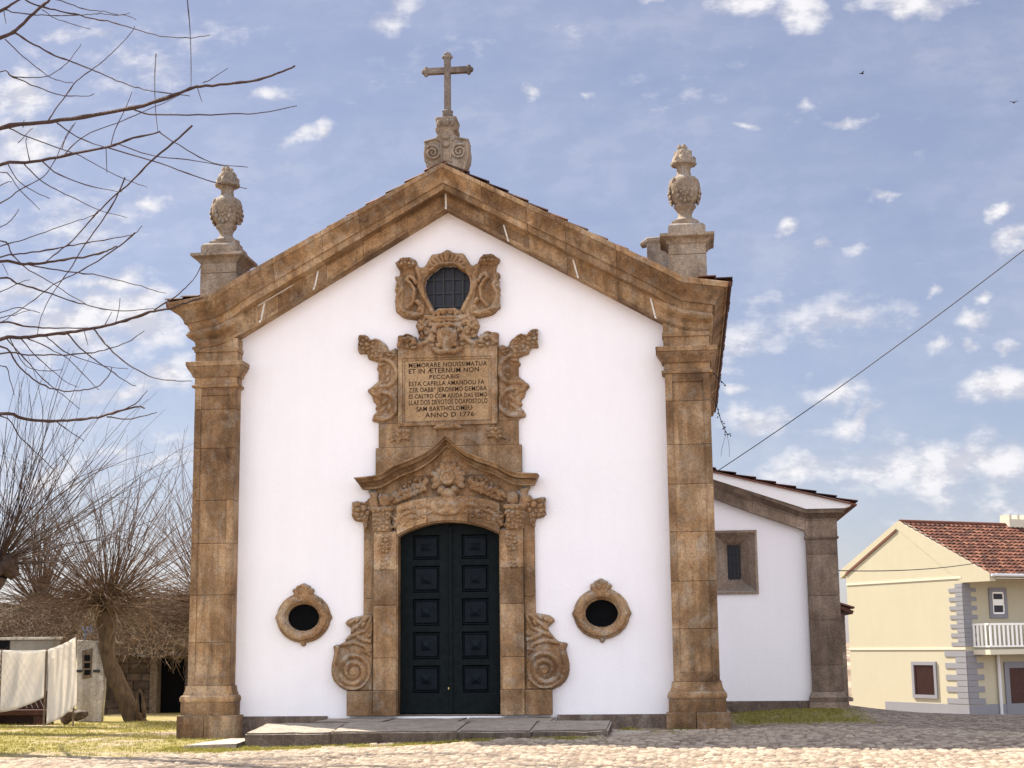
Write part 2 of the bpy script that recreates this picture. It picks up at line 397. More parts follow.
M['tablet'] = stone_mat('tablet_stone', (.27, .17, .085), (.36, .235, .125), (.41, .285, .165), lich=.12, streak=.15, tint=False)
def plaster(name, col, var=.06, bump=.3):
    m, t, b = newmat(name); pos = t.new('ShaderNodeNewGeometry').outputs['Position']
    n = t.noise(pos, .7, 6, .6); n2 = t.noise(t.mapping(pos, scale=(3, 3, .5)), 1.0, 5, .65)
    f = t.math('ADD', t.math('MULTIPLY', n, .5), t.math('MULTIPLY', n2, .5))
    t.put(b.inputs['Base Color'], t.mix(t.rng(f, .35, .68), tuple(x*(1-var) for x in col), col))
    h = t.noise(pos, 38, 4, .7); h2 = t.noise(pos, 3.0, 3, .5)
    t.put(b.inputs['Normal'], t.bump(h2, .12, .04, t.bump(h, bump, .02))); b.inputs['Roughness'].default_value = .92
    return m
M['white'] = plaster('white_limewash', (.87, .845, .865), .05, .6)
M['verge'] = plaster('white_verge_mortar', (.86, .85, .85), .05)
M['cream'] = plaster('cream_render', (.42, .385, .285), .05, .1)
M['cream_band'] = plaster('pale_band_render', (.54, .50, .40), .03, .05)
M['mortar'] = plaster('white_pointing', (.78, .75, .70), .15, .3)
M['grey_render'] = plaster('grey_render', (.22, .222, .245), .08, .1)
M['grey_wall'] = plaster('old_grey_wall', (.34, .315, .275), .5, .6)
M['slab'] = stone_mat('weathered_concrete_slab', (.30, .26, .21), (.46, .42, .36), (.56, .52, .46), lichen=(.36, .34, .30), lich=.4, tint=False)
def simple(name, col, rough=.6, spec=.3, metal=0.0, nz=0.0, nsc=8):
    m, t, b = newmat(name)
    if nz:
        pos = t.new('ShaderNodeNewGeometry').outputs['Position']
        t.put(b.inputs['Base Color'], t.mix(t.rng(t.noise(pos, nsc, 5, .6), .35, .65), tuple(x*(1-nz) for x in col), tuple(min(1, x*(1+nz*.4)) for x in col)))
    else: b.inputs['Base Color'].default_value = (*col, 1)
    b.inputs['Roughness'].default_value = rough; b.inputs['Specular IOR Level'].default_value = spec; b.inputs['Metallic'].default_value = metal
    return m
M['door'] = simple('dark_green_paint', (.0075, .011, .012), .6, .06, nz=.3)
M['door_panel'] = simple('dark_panel_paint', (.006, .0095, .0135), .5, .08, nz=.3)
M['dark'] = simple('dark_interior', (.006, .006, .007), .9, .1)
M['iron'] = simple('black_iron', (.018, .017, .017), .5, .4)
M['brass'] = simple('worn_brass', (.5, .38, .16), .3, .5, 1.0)
M['glass'] = simple('dark_window_glass', (.022, .023, .032), .35, .2)
M['ink'] = simple('dark_letter_paint', (.035, .018, .012), .8, .1)
M['wood'] = simple('dark_door_wood', (.06, .022, .015), .55, .3, nz=.4, nsc=14)
M['oldwood'] = simple('old_grey_wood', (.16, .12, .085), .85, .1, nz=.4, nsc=11)
M['white_paint'] = simple('white_rail_paint', (.80, .80, .78), .5, .3)
M['shutter'] = simple('pale_shutter', (.55, .56, .60), .6, .3)
M['cable'] = simple('black_cable', (.02, .02, .022), .6, .3)
M['bluestring'] = simple('blue_twine', (.12, .24, .5), .7, .2)
M['bird'] = simple('dark_feathers', (.03, .03, .035), .7, .2)
M['pipe'] = simple('grey_downpipe', (.55, .56, .58), .5, .3)
def cloth_mat():
    m, t, b = newmat('off_white_sheet'); pos = t.new('ShaderNodeNewGeometry').outputs['Position']
    t.put(b.inputs['Base Color'], t.mix(t.noise(pos, 3, 5, .6), (.74, .71, .66), (.86, .84, .80)))
    t.put(b.inputs['Normal'], t.bump(t.noise(pos, 5, 3), .4, .05)); b.inputs['Roughness'].default_value = .9
    tr_ = t.new('ShaderNodeBsdfTranslucent'); tr_.inputs[0].default_value = (.82, .78, .72, 1)
    mx = t.new('ShaderNodeMixShader'); mx.inputs[0].default_value = .45
    t.l.new(b.outputs[0], mx.inputs[1]); t.l.new(tr_.outputs[0], mx.inputs[2]); t.l.new(mx.outputs[0], t.n['Material Output'].inputs[0])
    return m
M['cloth'] = cloth_mat()
def tile_mat(name, a, b_, c_):
    m, t, b = newmat(name); geo = t.new('ShaderNodeNewGeometry'); pos = geo.outputs['Position']
    col = t.ramp(geo.outputs['Random Per Island'], [(0, a), (.5, b_), (1, c_)])
    col = t.mix(t.rng(t.noise(pos, 2.2, 6, .65), .45, .7, 0, .6), col, tuple(x*.45 for x in a))
    t.put(b.inputs['Base Color'], col); t.put(b.inputs['Normal'], t.bump(t.noise(pos, 30, 3), .3, .01)); b.inputs['Roughness'].default_value = .8
    return m
M['tile'] = tile_mat('clay_tile', (.055, .024, .018), (.125, .045, .028), (.22, .095, .06))
M['tile_old'] = tile_mat('lichened_tile', (.06, .03, .022), (.115, .05, .035), (.21, .075, .045))
def bark_mat(name, a, b_):
    m, t, b = newmat(name); pos = t.new('ShaderNodeNewGeometry').outputs['Position']
    t.put(b.inputs['Base Color'], t.mix(t.rng(t.noise(t.mapping(pos, scale=(1, 1, .35)), 11, 5, .65), .3, .7), a, b_))
    t.put(b.inputs['Normal'], t.bump(t.noise(t.mapping(pos, scale=(1, 1, .3)), 22, 4, .6), .9, .04)); b.inputs['Roughness'].default_value = .9
    return m
M['bark'] = bark_mat('grey_brown_bark', (.04, .026, .015), (.125, .082, .046))
M['bark_dark'] = bark_mat('dark_bark', (.03, .018, .014), (.075, .05, .04))
M['branch'] = bark_mat('dark_branch_bark', (.045, .026, .022), (.09, .055, .045))
M['shoot'] = bark_mat('reddish_shoot_bark', (.065, .038, .027), (.145, .09, .056))
M['drytwig'] = bark_mat('dry_twig', (.085, .055, .032), (.23, .155, .09))
def tube_curve(): pass
# ================================================================== CHURCH
church = empty('church', (0, 0, 0), 'white limewashed village church with brown granite corner pilasters, gable and carved doorway', 'church')
YP = -.15

# --- gable moulding path: (|x|, z bottom edge, z top edge)
PATH = [(4.66, 7.40, 8.25), (4.50, 7.465, 8.385), (4.35, 7.52, 8.485), (4.20, 7.585, 8.57), (4.05, 7.67, 8.66), (3.80, 7.815, 8.79), (0, 10.03, 10.80)]
def path_at(x):
    x = abs(x)
    for (x0, a0, b0), (x1, a1, b1) in zip(PATH, PATH[1:]):
        if x <= x0 and x >= x1: t = (x0-x)/(x0-x1); return a0+(a1-a0)*t, b0+(b1-b0)*t
    return PATH[0][1], PATH[0][2]
# profile (t across 0 bottom..1 top, projection)
PROF_T = [0, 0, .05, .055, .10, .16, .21, .25, .29, .325, .33, .395, .40, .405, .56, .565, .61, .65, .71, .78, .84, .88, .885, .97, 1, 1]
PROF = list(zip(PROF_T, [0, .36, .365, .315, .31, .32, .36, .43, .462, .468, .465, .43, .41, .405, .46, .505, .508, .525, .565, .62, .675, .71, .755, .785, .78, 0]))
PROF_S = list(zip(PROF_T, [0, .30, .31, .27, .265, .285, .29, .295, .30, .305, .308, .31, .33, .56, .575, .605, .605, .61, .64, .685, .73, .75, .775, .785, .78, 0]))
def prof_at(x):
    k_ = min(1, max(0, (4.25-abs(x))/.35))
    return [(t, p+(q-p)*k_) for (t, p), (_, q) in zip(PROF, PROF_S)]
def gable_strip(name, xs, prof, mat, parent, ends=True):
    """sweep the profile along the gable between signed x positions (0 = apex)"""
    V = []; F = []; n = len(prof)
    for (x, zb, zt, ox, oy, yb) in xs:
        for (t, p) in prof_at(x): V.append((x+ox*p*.90, yb+oy*p, zb+(zt-zb)*t))
    for i in range(len(xs)-1):
        for k in range(n-1): F.append((i*n+k, i*n+k+1, (i+1)*n+k+1, (i+1)*n+k))
    F.append(tuple(range(n))); F.append(tuple((len(xs)-1)*n+k for k in range(n))[::-1])
    mb = MB(); mb.add(V, F); return mb
mb = MB()
for sgn in (-1, 1):
    pts = [(sgn*4.66, 7.40, 8.25, sgn, 0, 15.5), (sgn*4.66, 7.40, 8.25, sgn, -1, 0)] + [(sgn*x, a, b, 0, -1, 0) for x, a, b in PATH[1:-1]]
    # split the rake in stone blocks
    cuts = [3.30, 2.35, 1.62, .75]
    cur = pts
    for cx in cuts:
        a, b = path_at(cx+.003); g = gable_strip('', cur+[(sgn*(cx+.003), a, b, 0, -1, 0)], PROF, None, None); mb.add(g.V, g.F)
        a, b = path_at(cx-.003); cur = [(sgn*(cx-.003), a, b, 0, -1, 0)]
    g = gable_strip('', cur+[(0, 10.03, 10.80, 0, -1, 0)], PROF, None, None); mb.add(g.V, g.F)
cornice = mb.build('gable_cornice', M['granite'], church); smooth_by_angle(cornice, 32)
def joint(x, t0, t1, wid=.012, lean=0.0):
    pr = [(t, p+.006) for t, p in prof_at(x) if t0-1e-6 <= t <= t1+1e-6 and p > .1]
    xs = []
    for s_ in (-wid, wid):
        a, b = path_at(x+s_); xs.append((x+s_, a, b, 0, -1, 0))
    V = []; n = len(pr)
    for i, q in enumerate(xs):
        for (t, p) in pr: V.append((q[0]+lean*t, -p, q[1]+(q[2]-q[1])*t))
    for i, q in enumerate(xs):
        for (t, p) in pr: V.append((q[0]+lean*t, -p+.03, q[1]+(q[2]-q[1])*t))
    F = []
    for k in range(n-1): F += [(k, k+1, n+k+1, n+k), (2*n+k, 3*n+k, 3*n+k+1, 2*n+k+1), (k, 2*n+k, 2*n+k+1, k+1), (n+k, n+k+1, 3*n+k+1, 3*n+k)]
    F += [(0, n, 3*n, 2*n), (n-1, 3*n-1, 4*n-1, 2*n-1)]
    m_ = MB(); m_.add(V, F); m_.build('pointing_joint', M['mortar'], cornice)
for x, t0, t1 in ((-3.66, .0, .398), (-2.60, .0, .398), (.005, .0, .398), (1.22, .0, .398), (2.55, .0, .398), (4.0, .0, .398)): joint(x, t0, t1, .017, -.22*np.sign(x)*(abs(x) > .1))
m_ = MB(); xa, xb = -3.70, -3.02
za = [path_at(x)[0]+(path_at(x)[1]-path_at(x)[0])*.36 for x in (xa, xb)]
m_.obox((xa, -.318, za[0]), (xb-xa, 0, za[1]-za[0]), (0, .03, 0), (0, 0, .022)); m_.build('pointing_joint', M['mortar'], cornice)

# --- front wall with real openings
def octx(cx, cz):
    a = []
    for k in range(48):
        t = 2*math.pi*k/48; c_, s_ = math.cos(t), math.sin(t)
        r = 1+.05*max(0, abs(c_)-.9)/.1
        a.append((cx+.315*c_*r, cz+.262*s_))
    return a
OCL = xz(303.2, 617.6, -.05); OCR = xz(601.5, 613.5, -.05)
OPEN_WIN = tr(340, 240, 6.98, [(733, 182), (700, 188), (668, 215), (625, 245), (600, 283), (592, 330), (600, 375), (620, 425), (645, 470), (668, 520), (700, 600)], 0)
OPEN_WIN = OPEN_WIN + [(-x, z) for x, z in reversed(OPEN_WIN[1:])]
DX = .985; ZS, ZC = 3.72, 3.985     # half width, arch spring, crown
def arch_pts(hw, zs, zc, n=24, z0=.42):
    rise = zc-zs; R_ = (hw*hw+rise*rise)/(2*rise); a = math.asin(hw/R_)
    return [(-hw, z0)] + [(R_*math.sin(t), zc-R_+R_*math.cos(t)) for t in np.linspace(-a, a, n)] + [(hw, z0)]
outer = [(-4.62, -.3), (4.62, -.3), (4.62, 7.6), (3.8, 8.1), (0, 10.35), (-3.8, 8.1), (-4.62, 7.6)]
wall = extrude_poly('front_wall', [outer, arch_pts(DX+.01, ZS, ZC, z0=.38), octx(*OCL), octx(*OCR), OPEN_WIN], .60, 0.0, M['white'], church)
mb = MB()
mb.box(-4.66, -4.06, .601, 16, -.4, 7.9); mb.build('nave_wall', M['white'], church)
mb = MB(); mb.box(4.06, 4.66, .601, 16, -.4, 7.9); mb.build('nave_wall', M['white'], church)
bk = extrude_poly('back_wall', [[(-4.04, -.4), (4.04, -.4), (4.04, 7.9), (0, 10.2), (-4.04, 7.9)]], 16, 15.5, M['white'], church)
mb = MB(); mb.box(-4.05, 4.05, .9, 15.4, .30, .36); mb.box(-4.05, 4.05, 3.0, 3.05, .37, 9.0); mb.build('interior', M['dark'], church)
for bx_ in ((-4.13, -2.31, -.07, .0, -.2, .40, .012), (2.00, 4.13, -.07, 0, -.2, .40, .012), (-4.72, -4.665, .8, 15.9, -.3, .42), (4.665, 4.72, .8, 5, -.3, .42)):
    mb = MB(); mb.box(*bx_); mb.build('plinth', M['plinth'], church)

# --- corner pilasters
def pilaster(sgn, zt):
    x0, x1 = (-4.91, -4.10) if sgn < 0 else (4.14, 4.97)
    y0, y1 = -.33, .75
    mb = MB(); z = .98; hs = [.78, .86, .95, .80, .98, .74, .42] if sgn < 0 else [.92, .84, .88, .86, .72, .80, .51]
    tot = sum(hs); k = (zt-z)/tot
    for h in hs:
        h *= k
        mb.box(x0, x1, y0, y1, z+.003, z+h-.003, .008)
        mb.box(x0, x0+.13, y0-.028, y0+.01, z+.003, z+h-.003, .006); mb.box(x1-.13, x1, y0-.028, y0+.01, z+.003, z+h-.003, .006)
        z += h
    mb.box(x0+.131, x1-.131, y0-.027, y0+.01, .982, 1.16, .006); mb.box(x0+.131, x1-.131, y0-.027, y0+.01, zt-.16, zt-.004, .006)
    sh = mb.build('pilaster', M['granite'] , church); sh['label'] = 'granite corner pilaster with sunk panel'
    mb = MB()
    zg = -.03 if sgn < 0 else .12
    prof = [(.095, .44), (.10, .45), (.10, .655), (.092, .665), (.085, .668)]
    tor = [(.085+.035*math.sin(a), .735-.065*math.cos(a)) for a in np.linspace(.2, math.pi-.2, 8)]
    prof += tor + [(.07, .805), (.065, .83), (.06, .85), (.045, .88), (.036, .93), (.033, .978)]
    mb.square(prof, x0, x1, y0, y1)
    xm = (x0+x1)/2-.03
    mb.box(x0-.15, xm-.004, y0-.17, y1+.1, zg-.3, .438, .02); mb.box(xm+.004, x1+.17, y0-.17, y1+.1, zg-.3, .438, .02)
    b = mb.build('base', M['granite'], sh); smooth_by_angle(b, 30)
    mb = MB()
    cap = [(.0, zt-.02), (.055, zt+.002), (.06, zt+.045), (.02, zt+.06), (.012, zt+.10), (.012, zt+.20), (.045, zt+.205), (.055, zt+.235), (.08, zt+.29), (.12, zt+.345), (.135, zt+.375), (.14, zt+.40), (.155, zt+.405), (.16, zt+.485), (.15, zt+.495), (.0, zt+.50)]
    mb.square(cap, x0, x1, y0, y1)
    c_ = mb.build('capital', M['granite'], sh); smooth_by_angle(c_, 30)
    mb = MB(); mb.box(x0-.012, x1+.012, y0-.012, y1, zt+.496, 7.60)
    # the small upper neck ring just under the gable moulding
    mb.square([(.0, 7.33), (.03, 7.335), (.035, 7.40), (.01, 7.42)], x0, x1, y0-.005, y1)
    mb.build('frieze_block', M['granite'], sh)
pilaster(-1, 6.64); pilaster(1, 6.63)

# --- roof
def tiled_slope(name, P0, A, B, na, nb, mat, parent, amp=.045, wid=.23, course=.42, thick=.09):
    """P0 eave corner; A along eave, B up the slope. Each course row of tiles is its own island."""
    P0, A, B = map(np.array, (P0, A, B)); LA = np.linalg.norm(A); LB = np.linalg.norm(B); ua, ub = A/LA, B/LB
    nrm = np.cross(ua, ub); nrm /= np.linalg.norm(nrm); nrm = nrm if nrm[2] > 0 else -nrm
    mb = MB(); nc = max(1, int(LB/course)); nt = max(1, int(LA/wid)); wid = LA/nt; cl = LB/nc
    for i in range(nc):
        for j in range(nt):
            jx = (random.random()-.5)*.02
            V = []
            for (s_, up) in ((0, .052), (cl*1.10, .0)):
                for k in range(7):
                    a = k/6; h = amp*(math.sin(math.pi*a)) + up
                    p = P0+ua*(j*wid+a*wid)+ub*(i*cl+s_+jx)+nrm*(h+.02); V.append(p)
            for k in range(7): V.append(V[k]-nrm*.028)
            F = [(k, k+1, 8+k, 7+k) for k in range(6)]+[(14+k, 15+k, k+1, k) for k in range(6)]
            mb.add(V, F)
    V = [P0, P0+A, P0+A+B, P0+B]; V += [v-nrm*thick for v in V]
    mb.add(V, [(0, 1, 2, 3), (7, 6, 5, 4), (0, 4, 5, 1), (1, 5, 6, 2), (2, 6, 7, 3), (3, 7, 4, 0)])
    return mb
mbs = MB()
for sgn in (-1, 1):
    xe, ze = sgn*3.85, 8.80+.08*(sgn < 0)
    t = tiled_slope('', (xe, -.28, ze), (0, 15.6, 0), (-xe+sgn*.02, 0, 10.91+.06*(sgn < 0)-ze), 0, 0, None, None); mbs.add(t.V, t.F)
    # flared foot of the roof running on to the eaves behind the pedestals
    t = tiled_slope('', (sgn*5.44, 1.0, 8.34), (0, 14.5, 0), (xe-sgn*5.44, 0, ze-8.34), 0, 0, None, None); mbs.add(t.V, t.F)
    # eaves tiles poking out at the corner
    t = tiled_slope('', (sgn*5.44, -.66, 8.275), (0, 1.62, 0), (-sgn*.62, 0, .09), 0, 0, None, None, course=.28); mbs.add(t.V, t.F)
rf = mbs.build('roof', M['tile_old'], church, fix=False)
mb = MB()
for k in range(35): mb.tube([(0, .30+k*.43, 10.93), (0, .30+k*.43+.48, 10.955)], [.12, .105], 10)
mb.build('ridge_tiles', M['tile_old'], rf)

# --- pedestals and urns
def urn(cx, cy, parent):
    k = .00287; z0 = 9.60
    prof = [(95, 600), (95, 578), (80, 575), (62, 560), (48, 548), (44, 530), (52, 508), (62, 492), (72, 482), (74, 468), (66, 462), (72, 452), (96, 430), (106, 395), (110, 360), (108, 320), (98, 290), (76, 272), (52, 262), (46, 245), (42, 222), (46, 205), (58, 190), (84, 182), (88, 172), (82, 160), (70, 140), (60, 118), (46, 88), (26, 60), (10, 42), (1, 36)]
    P = [(r*k*.98, z0+(600-y)*k) for r, y in prof]
    mb = MB()
    def mod(a, i):
        y = prof[i][1]
        if 455 < y < 545: return 1+.05*math.cos(8*a)
        if 200 < y < 262: return 1+.06*math.cos(10*a)
        if 40 < y < 160: return 1+.13*math.cos(6*a+y*.03)
        if 165 <= y <= 185: return 1+.05*math.cos(12*a)
        return 1.0
    mb.lathe(P, cx, cy, 40, mod)
    mb.box(cx-.265, cx+.265, cy-.265, cy+.265, z0-.035, z0+.012, .01)
    # carved cartouches on the four sides of the belly, framed with leaves
    for q in range(4):
        a = q*math.pi/2; R_ = Matrix.Rotation(a, 3, 'Z')
        for j in range(12):
            b = 2*math.pi*j/12; u, v = .15*math.cos(b), .19*math.sin(b)
            mb.ball(Vector((cx, cy, z0+.62))+R_ @ Vector((u, -.265-.02*math.cos(b*2), v)), (.042, .028, .05), 1, R_)
        for j in range(9):
            b = 2*math.pi*j/9; mb.ball(Vector((cx, cy, z0+.62))+R_ @ Vector((.07*math.cos(b), -.295, .09*math.sin(b))), (.026, .022, .034), 1, R_)
        mb.ball(Vector((cx, cy, z0+.62))+R_ @ Vector((0, -.305, 0)), (.035, .03, .045), 1, R_)
        R2 = Matrix.Rotation(a+math.pi/4, 3, 'Z')
        mb.box(0, 0, 0, 0, 0, 0) if False else None
        for zz in (.60, .72, .84): mb.ball(Vector((cx, cy, z0+zz))+R2 @ Vector((0, -.275, 0)), (.055, .04, .085), 1, R2)
    for j in range(14):
        a = 2*math.pi*j/14; zz = z0+1.30+.12*(j % 3); rr = .20-.06*(j % 3)
        mb.ball((cx+rr*math.cos(a*1.0), cy+rr*math.sin(a), zz), (.05, .05, .085), 1)
    u = mb.build('urn', M['granite_pale'], parent); smooth_by_angle(u, 50)
def pedestal(sgn):
    x0, x1 = (-4.89, -4.16) if sgn < 0 else (4.28, 4.99); y0, y1 = -.28, .46
    zb = 8.2; zc = 9.19
    mb = MB(); mb.box(x0, x1, y0, y1, zb, 8.93, .01); mb.box(x0, x1, y0, y1, 8.936, zc-.05, .01)
    mb.square([(0, zc-.06), (.03, zc-.04), (.05, zc+.0), (.11, zc+.05), (.15, zc+.065), (.16, zc+.075), (.16, zc+.125), (.03, zc+.14), (0, zc+.14)], x0, x1, y0, y1)
    p = mb.build('pedestal', M['granite_pale'], church); smooth_by_angle(p, 30)
    mb = MB(); mb.square([(0, zc+.14), (.0, zc+.28), (-.02, zc+.33), (-.06, zc+.365), (-.10, zc+.375)], x0, x1, y0, y1)
    smooth_by_angle(mb.build('cap_block', M['granite_pale'], p), 40)
    urn((x0+x1)/2+(.03 if sgn < 0 else -.02), (y0+y1)/2, p)
pedestal(-1); pedestal(1)
mb = MB(); mb.tube([(3.72, 1.3, 9.55), (3.86, 1.3, 9.62), (4.25, 1.3, 9.63)], [.06, .10, .10], 8); mb.box(3.84, 4.3, 1.1, 1.6, 8.7, 9.53, .02)
mb.build('water_spout', M['granite_pale'], church)

# --- cross on its scrolled pedestal
k = 1/3.84
def cz(y): return xz(446, 30+y*k, 0)[1]
def cx_(x): return (x-257)*k/56.0*1.04
prof_l = [(-.36, cz(560)), (-.40, cz(525)), (-.435, cz(510)), (-.45, cz(480)), (-.43, cz(455)), (-.435, cz(432)), (-.40, cz(441)), (-.33, cz(440)), (-.25, cz(431)), (-.17, cz(416)), (-.14, cz(403)), (-.21, cz(400)), (-.215, cz(388)), (-.19, cz(384)), (-.20, cz(365)), (-.215, cz(356)), (-.20, cz(346))]
lp = prof_l+[(-x, z) for x, z in reversed(prof_l)]
cp = extrude_poly('cross_pedestal', [lp], .22, -.22, M['granite_pale'], church, .015)
def sc_fn(X, Z):
    h = np.full(X.shape, -1.0)
    c_ = (-.262, cz(484))
    h = np.maximum(h, stroke(X, Z, spiral_pts(c_[0], c_[1], .155, 2.0, 2.2, -1), .032, .022, .05, .005))
    for j in range(4): h = np.maximum(h, lobe(X, Z, -.03-.11*(j % 2), cz(372)+.0, .045, .075, 0, .05)) if j < 2 else h
    h = np.maximum(h, lobe(X, Z, 0, cz(428), .07, .05, 0, .05)); h = np.maximum(h, lobe(X, Z, 0, cz(458), .06, .05, 0, .05))
    h = np.maximum(h, stroke(X, Z, [(-.42, cz(440)), (-.2, cz(430)), (-.1, cz(440)), (-.09, cz(520))], .02, .02, .035))
    return h
relief('carved_scrolls', sc_fn, -.46, .46, cz(545), cz(345), -.218, M['granite_pale'], cp, .008)
zt = cz(346)
mb = MB(); mb.lathe([(.06, zt-.02), (.09, zt+.03), (.11, zt+.09), (.10, zt+.14), (.115, zt+.17), (.07, zt+.205)], 0, 0, 14)
w2 = .062
zarm = 12.965
mb.box(-w2, w2, -w2, w2, zt+.15, 13.22, .012)
mb.box(-.40, -w2+.004, -w2*.9, w2*.9, zarm-w2, zarm+w2, .012); mb.box(w2-.004, .40, -w2*.9, w2*.9, zarm-w2, zarm+w2, .012)
for s_ in (-1, 1):
    mb.ball((s_*.425, 0, zarm), (.06, .075, .095), 2); mb.ball((s_*.475, 0, zarm), (.05, .06, .06), 2)
    mb.ball((s_*.43, 0, zarm+.06), (.045, .055, .05), 2); mb.ball((s_*.43, 0, zarm-.06), (.045, .055, .05), 2)
mb.ball((0, 0, 13.24), (.095, .075, .06), 2); mb.ball((0, 0, 13.30), (.075, .06, .065), 2); mb.ball((.06, 0, 13.25), (.05, .055, .045), 2); mb.ball((-.06, 0, 13.25), (.05, .055, .045), 2)
smooth_by_angle(mb.build('cross', M['granite_cross'], cp), 50)

# ------------------------------------------------------------------ DOORWAY
portal = empty('doorway', (0, 0, 0)); portal.parent = church
XA = xz(362.6, 620, YP)[0]; XB = xz(373.6, 620, YP)[0]; XC = xz(398, 620, YP)[0]; XC = -DX
ZB0 = .40; ZB1 = xz(360, 691, -.2)[1]
ZCAP = xz(380, 533, YP)[1]; ZTOPCAP = xz(380, 508, YP)[1]
for s_ in (-1, 1):
    mb = MB()
    def bx(a, b, y0, z0, z1, bev=.012):
        lo_, hi_ = sorted((s_*a, s_*b)); mb.box(lo_, hi_, y0, .02, z0, z1, bev)
    bx(XA, XB-.003, -.09, ZB1+.004, 1.75); bx(XA, XB-.003, -.09, 1.755, 2.55); bx(XA, XB-.003, -.09, 2.555, ZTOPCAP+.05)
    bx(XB, XC, -.17, ZB1+.004, 1.45); bx(XB, XC, -.17, 1.455, 2.42); bx(XB, XC, -.17, 2.425, 3.08); bx(XB, XC, -.17, 3.085, ZCAP+.02)
    bx(xz(346.4, 700, -.2)[0], XB-.006, -.20, ZB0, ZB1, .018); bx(XB, XC+.015, -.23, ZB0, ZB1, .018)
    bx(XB-.02, XC-.12, -.20, ZCAP+.022, ZTOPCAP+.02, .02)
    mb.build('jamb', M['granite'], portal)
# arch stones: three voussoir blocks between the opening and the tympanum
def arch_block(a0, a1, ztop_fn, y0):
    P = []
    rise = ZC-ZS; R_ = (DX*DX+rise*rise)/(2*rise)
    for x in np.linspace(a0, a1, 16): P.append((x, ZC-R_+math.sqrt(R_*R_-x*x)))
    for x in np.linspace(a1, a0, 16): P.append((x, ztop_fn(x)))
    return P
ZA_C = xz(447, 496, YP)[1]; ZA_S = xz(392, 514, YP)[1]
atop = lambda x: ZA_S+(ZA_C-ZA_S)*math.sqrt(max(0, 1-(x/1.12)**2))
for a0, a1 in ((-DX, -.40), (-.394, .394), (.40, DX)):
    extrude_poly('arch_stone', [arch_block(a0, a1, atop, 0)], .02, -.172, M['granite'], portal, .012)
# stone reveal inside the opening
ap = arch_pts(DX+.012, ZS+.005, ZC+.012, z0=.40); ai = arch_pts(DX-.022, ZS-.01, ZC-.022, z0=.40)
extrude_poly('reveal', [ap+ai[::-1]], .30, -.12, M['granite'], portal)
# field behind the hood and slabs carrying the inscription
PX = xz(375.5, 460, -.1)[0]; PX2 = xz(378.5, 430, -.1)[0]
ZP0 = xz(380, 500, -.1)[1]; ZP1 = xz(378, 448, -.1)[1]; ZP2 = xz(378, 424, -.1)[1]; ZP3 = xz(378, 350, -.1)[1]
tymp = [(PX, ZTOPCAP), (-PX, ZTOPCAP), (-PX, ZP1-.003), (PX, ZP1-.003)]
extrude_poly('tympanum', [[(-1.3, ZA_S-.1), (1.3, ZA_S-.1), (1.3, ZA_S+.4), (-PX, ZA_S+.45), (-PX, ZP1-.004), (PX, ZP1-.004), (PX, ZA_S+.45), (-1.3, ZA_S+.4)]], .02, -.07, M['granite'], portal, .008)
# hood moulding: ogee
HT = tr(340, 430, 6.98, [(95, 332), (200, 322), (255, 312), (300, 293), (400, 235), (500, 195), (600, 150), (680, 84), (733, 30)], -.5)
HB = tr(340, 430, 6.98, [(150, 412), (220, 410), (265, 405), (310, 388), (420, 326), (520, 288), (620, 228), (690, 168), (735, 118)], -.25)
HT = catmull(HT, 5); HB = catmull(HB, 5)
HP = [(0, .06), (0, .24), (.10, .255), (.12, .23), (.2, .23), (.30, .25), (.42, .30), (.48, .33), (.5, .30), (.56, .30), (.58, .40), (.74, .42), (.86, .47), (.88, .50), (1.0, .51), (1.0, .06)]
def hood(s_):
    n = len(HP); V = []; F = []
    # pixel lines were read at different depths: top edge at projection .5, bottom at .24
    for (a, b) in zip(HB, HT):
        xa, za = a; xb, zb = b
        for t, p in HP: V.append((s_*(xa+(xb-xa)*t), -p, za+(zb-za)*t))
    V = [(0.0, v[1], v[2]) if i >= n*(len(HB)-1) else v for i, v in enumerate(V)]
    for i in range(len(HB)-1):
        for k_ in range(n-1): F.append((i*n+k_, i*n+k_+1, (i+1)*n+k_+1, (i+1)*n+k_))
    F.append(tuple(range(n)))
    return V, F
mb = MB()
for s_ in (-1, 1): mb.add(*hood(s_))
hood_o = mb.build('hood_moulding', M['granite'], portal); smooth_by_angle(hood_o, 35)
HBm = [(x, z) for x, z in HB]
def hood_bottom(x):
    xs = np.array([p[0] for p in HBm]); zs = np.array([p[1] for p in HBm]); return np.interp(x, xs, zs)
# carving above and around the door
T = lambda pts: over(tr(340, 430, 6.98, pts))
T3 = lambda pts: tr(320, 430, 3.938, pts)
ear = T([(72, 560), (75, 500), (110, 495), (170, 505), (190, 480), (215, 470), (235, 560), (200, 600), (190, 680), (165, 720), (155, 640), (105, 632), (72, 600)])
neck = T([(190, 420), (260, 425), (255, 480), (270, 545), (205, 560), (190, 500), (210, 460)])
capv = T([(222, 556), (350, 548), (365, 600), (345, 640), (372, 680), (350, 715), (300, 712), (275, 730), (240, 700), (225, 640)])
drop = tr(320, 430, 3.938, [(232, 418), (285, 412), (285, 450), (268, 490), (280, 530), (258, 556), (232, 550), (240, 500), (228, 460)])
archband = T([(360, 600), (450, 540), (560, 500), (640, 470), (768, 460), (768, 590), (640, 610), (520, 640), (400, 700), (370, 680)])
rosette = T([(265, 470), (300, 440), (345, 455), (350, 520), (310, 545), (270, 530)])
leafmass = T([(330, 500), (380, 420), (480, 350), (600, 320), (610, 390), (560, 430), (470, 465), (390, 520)])
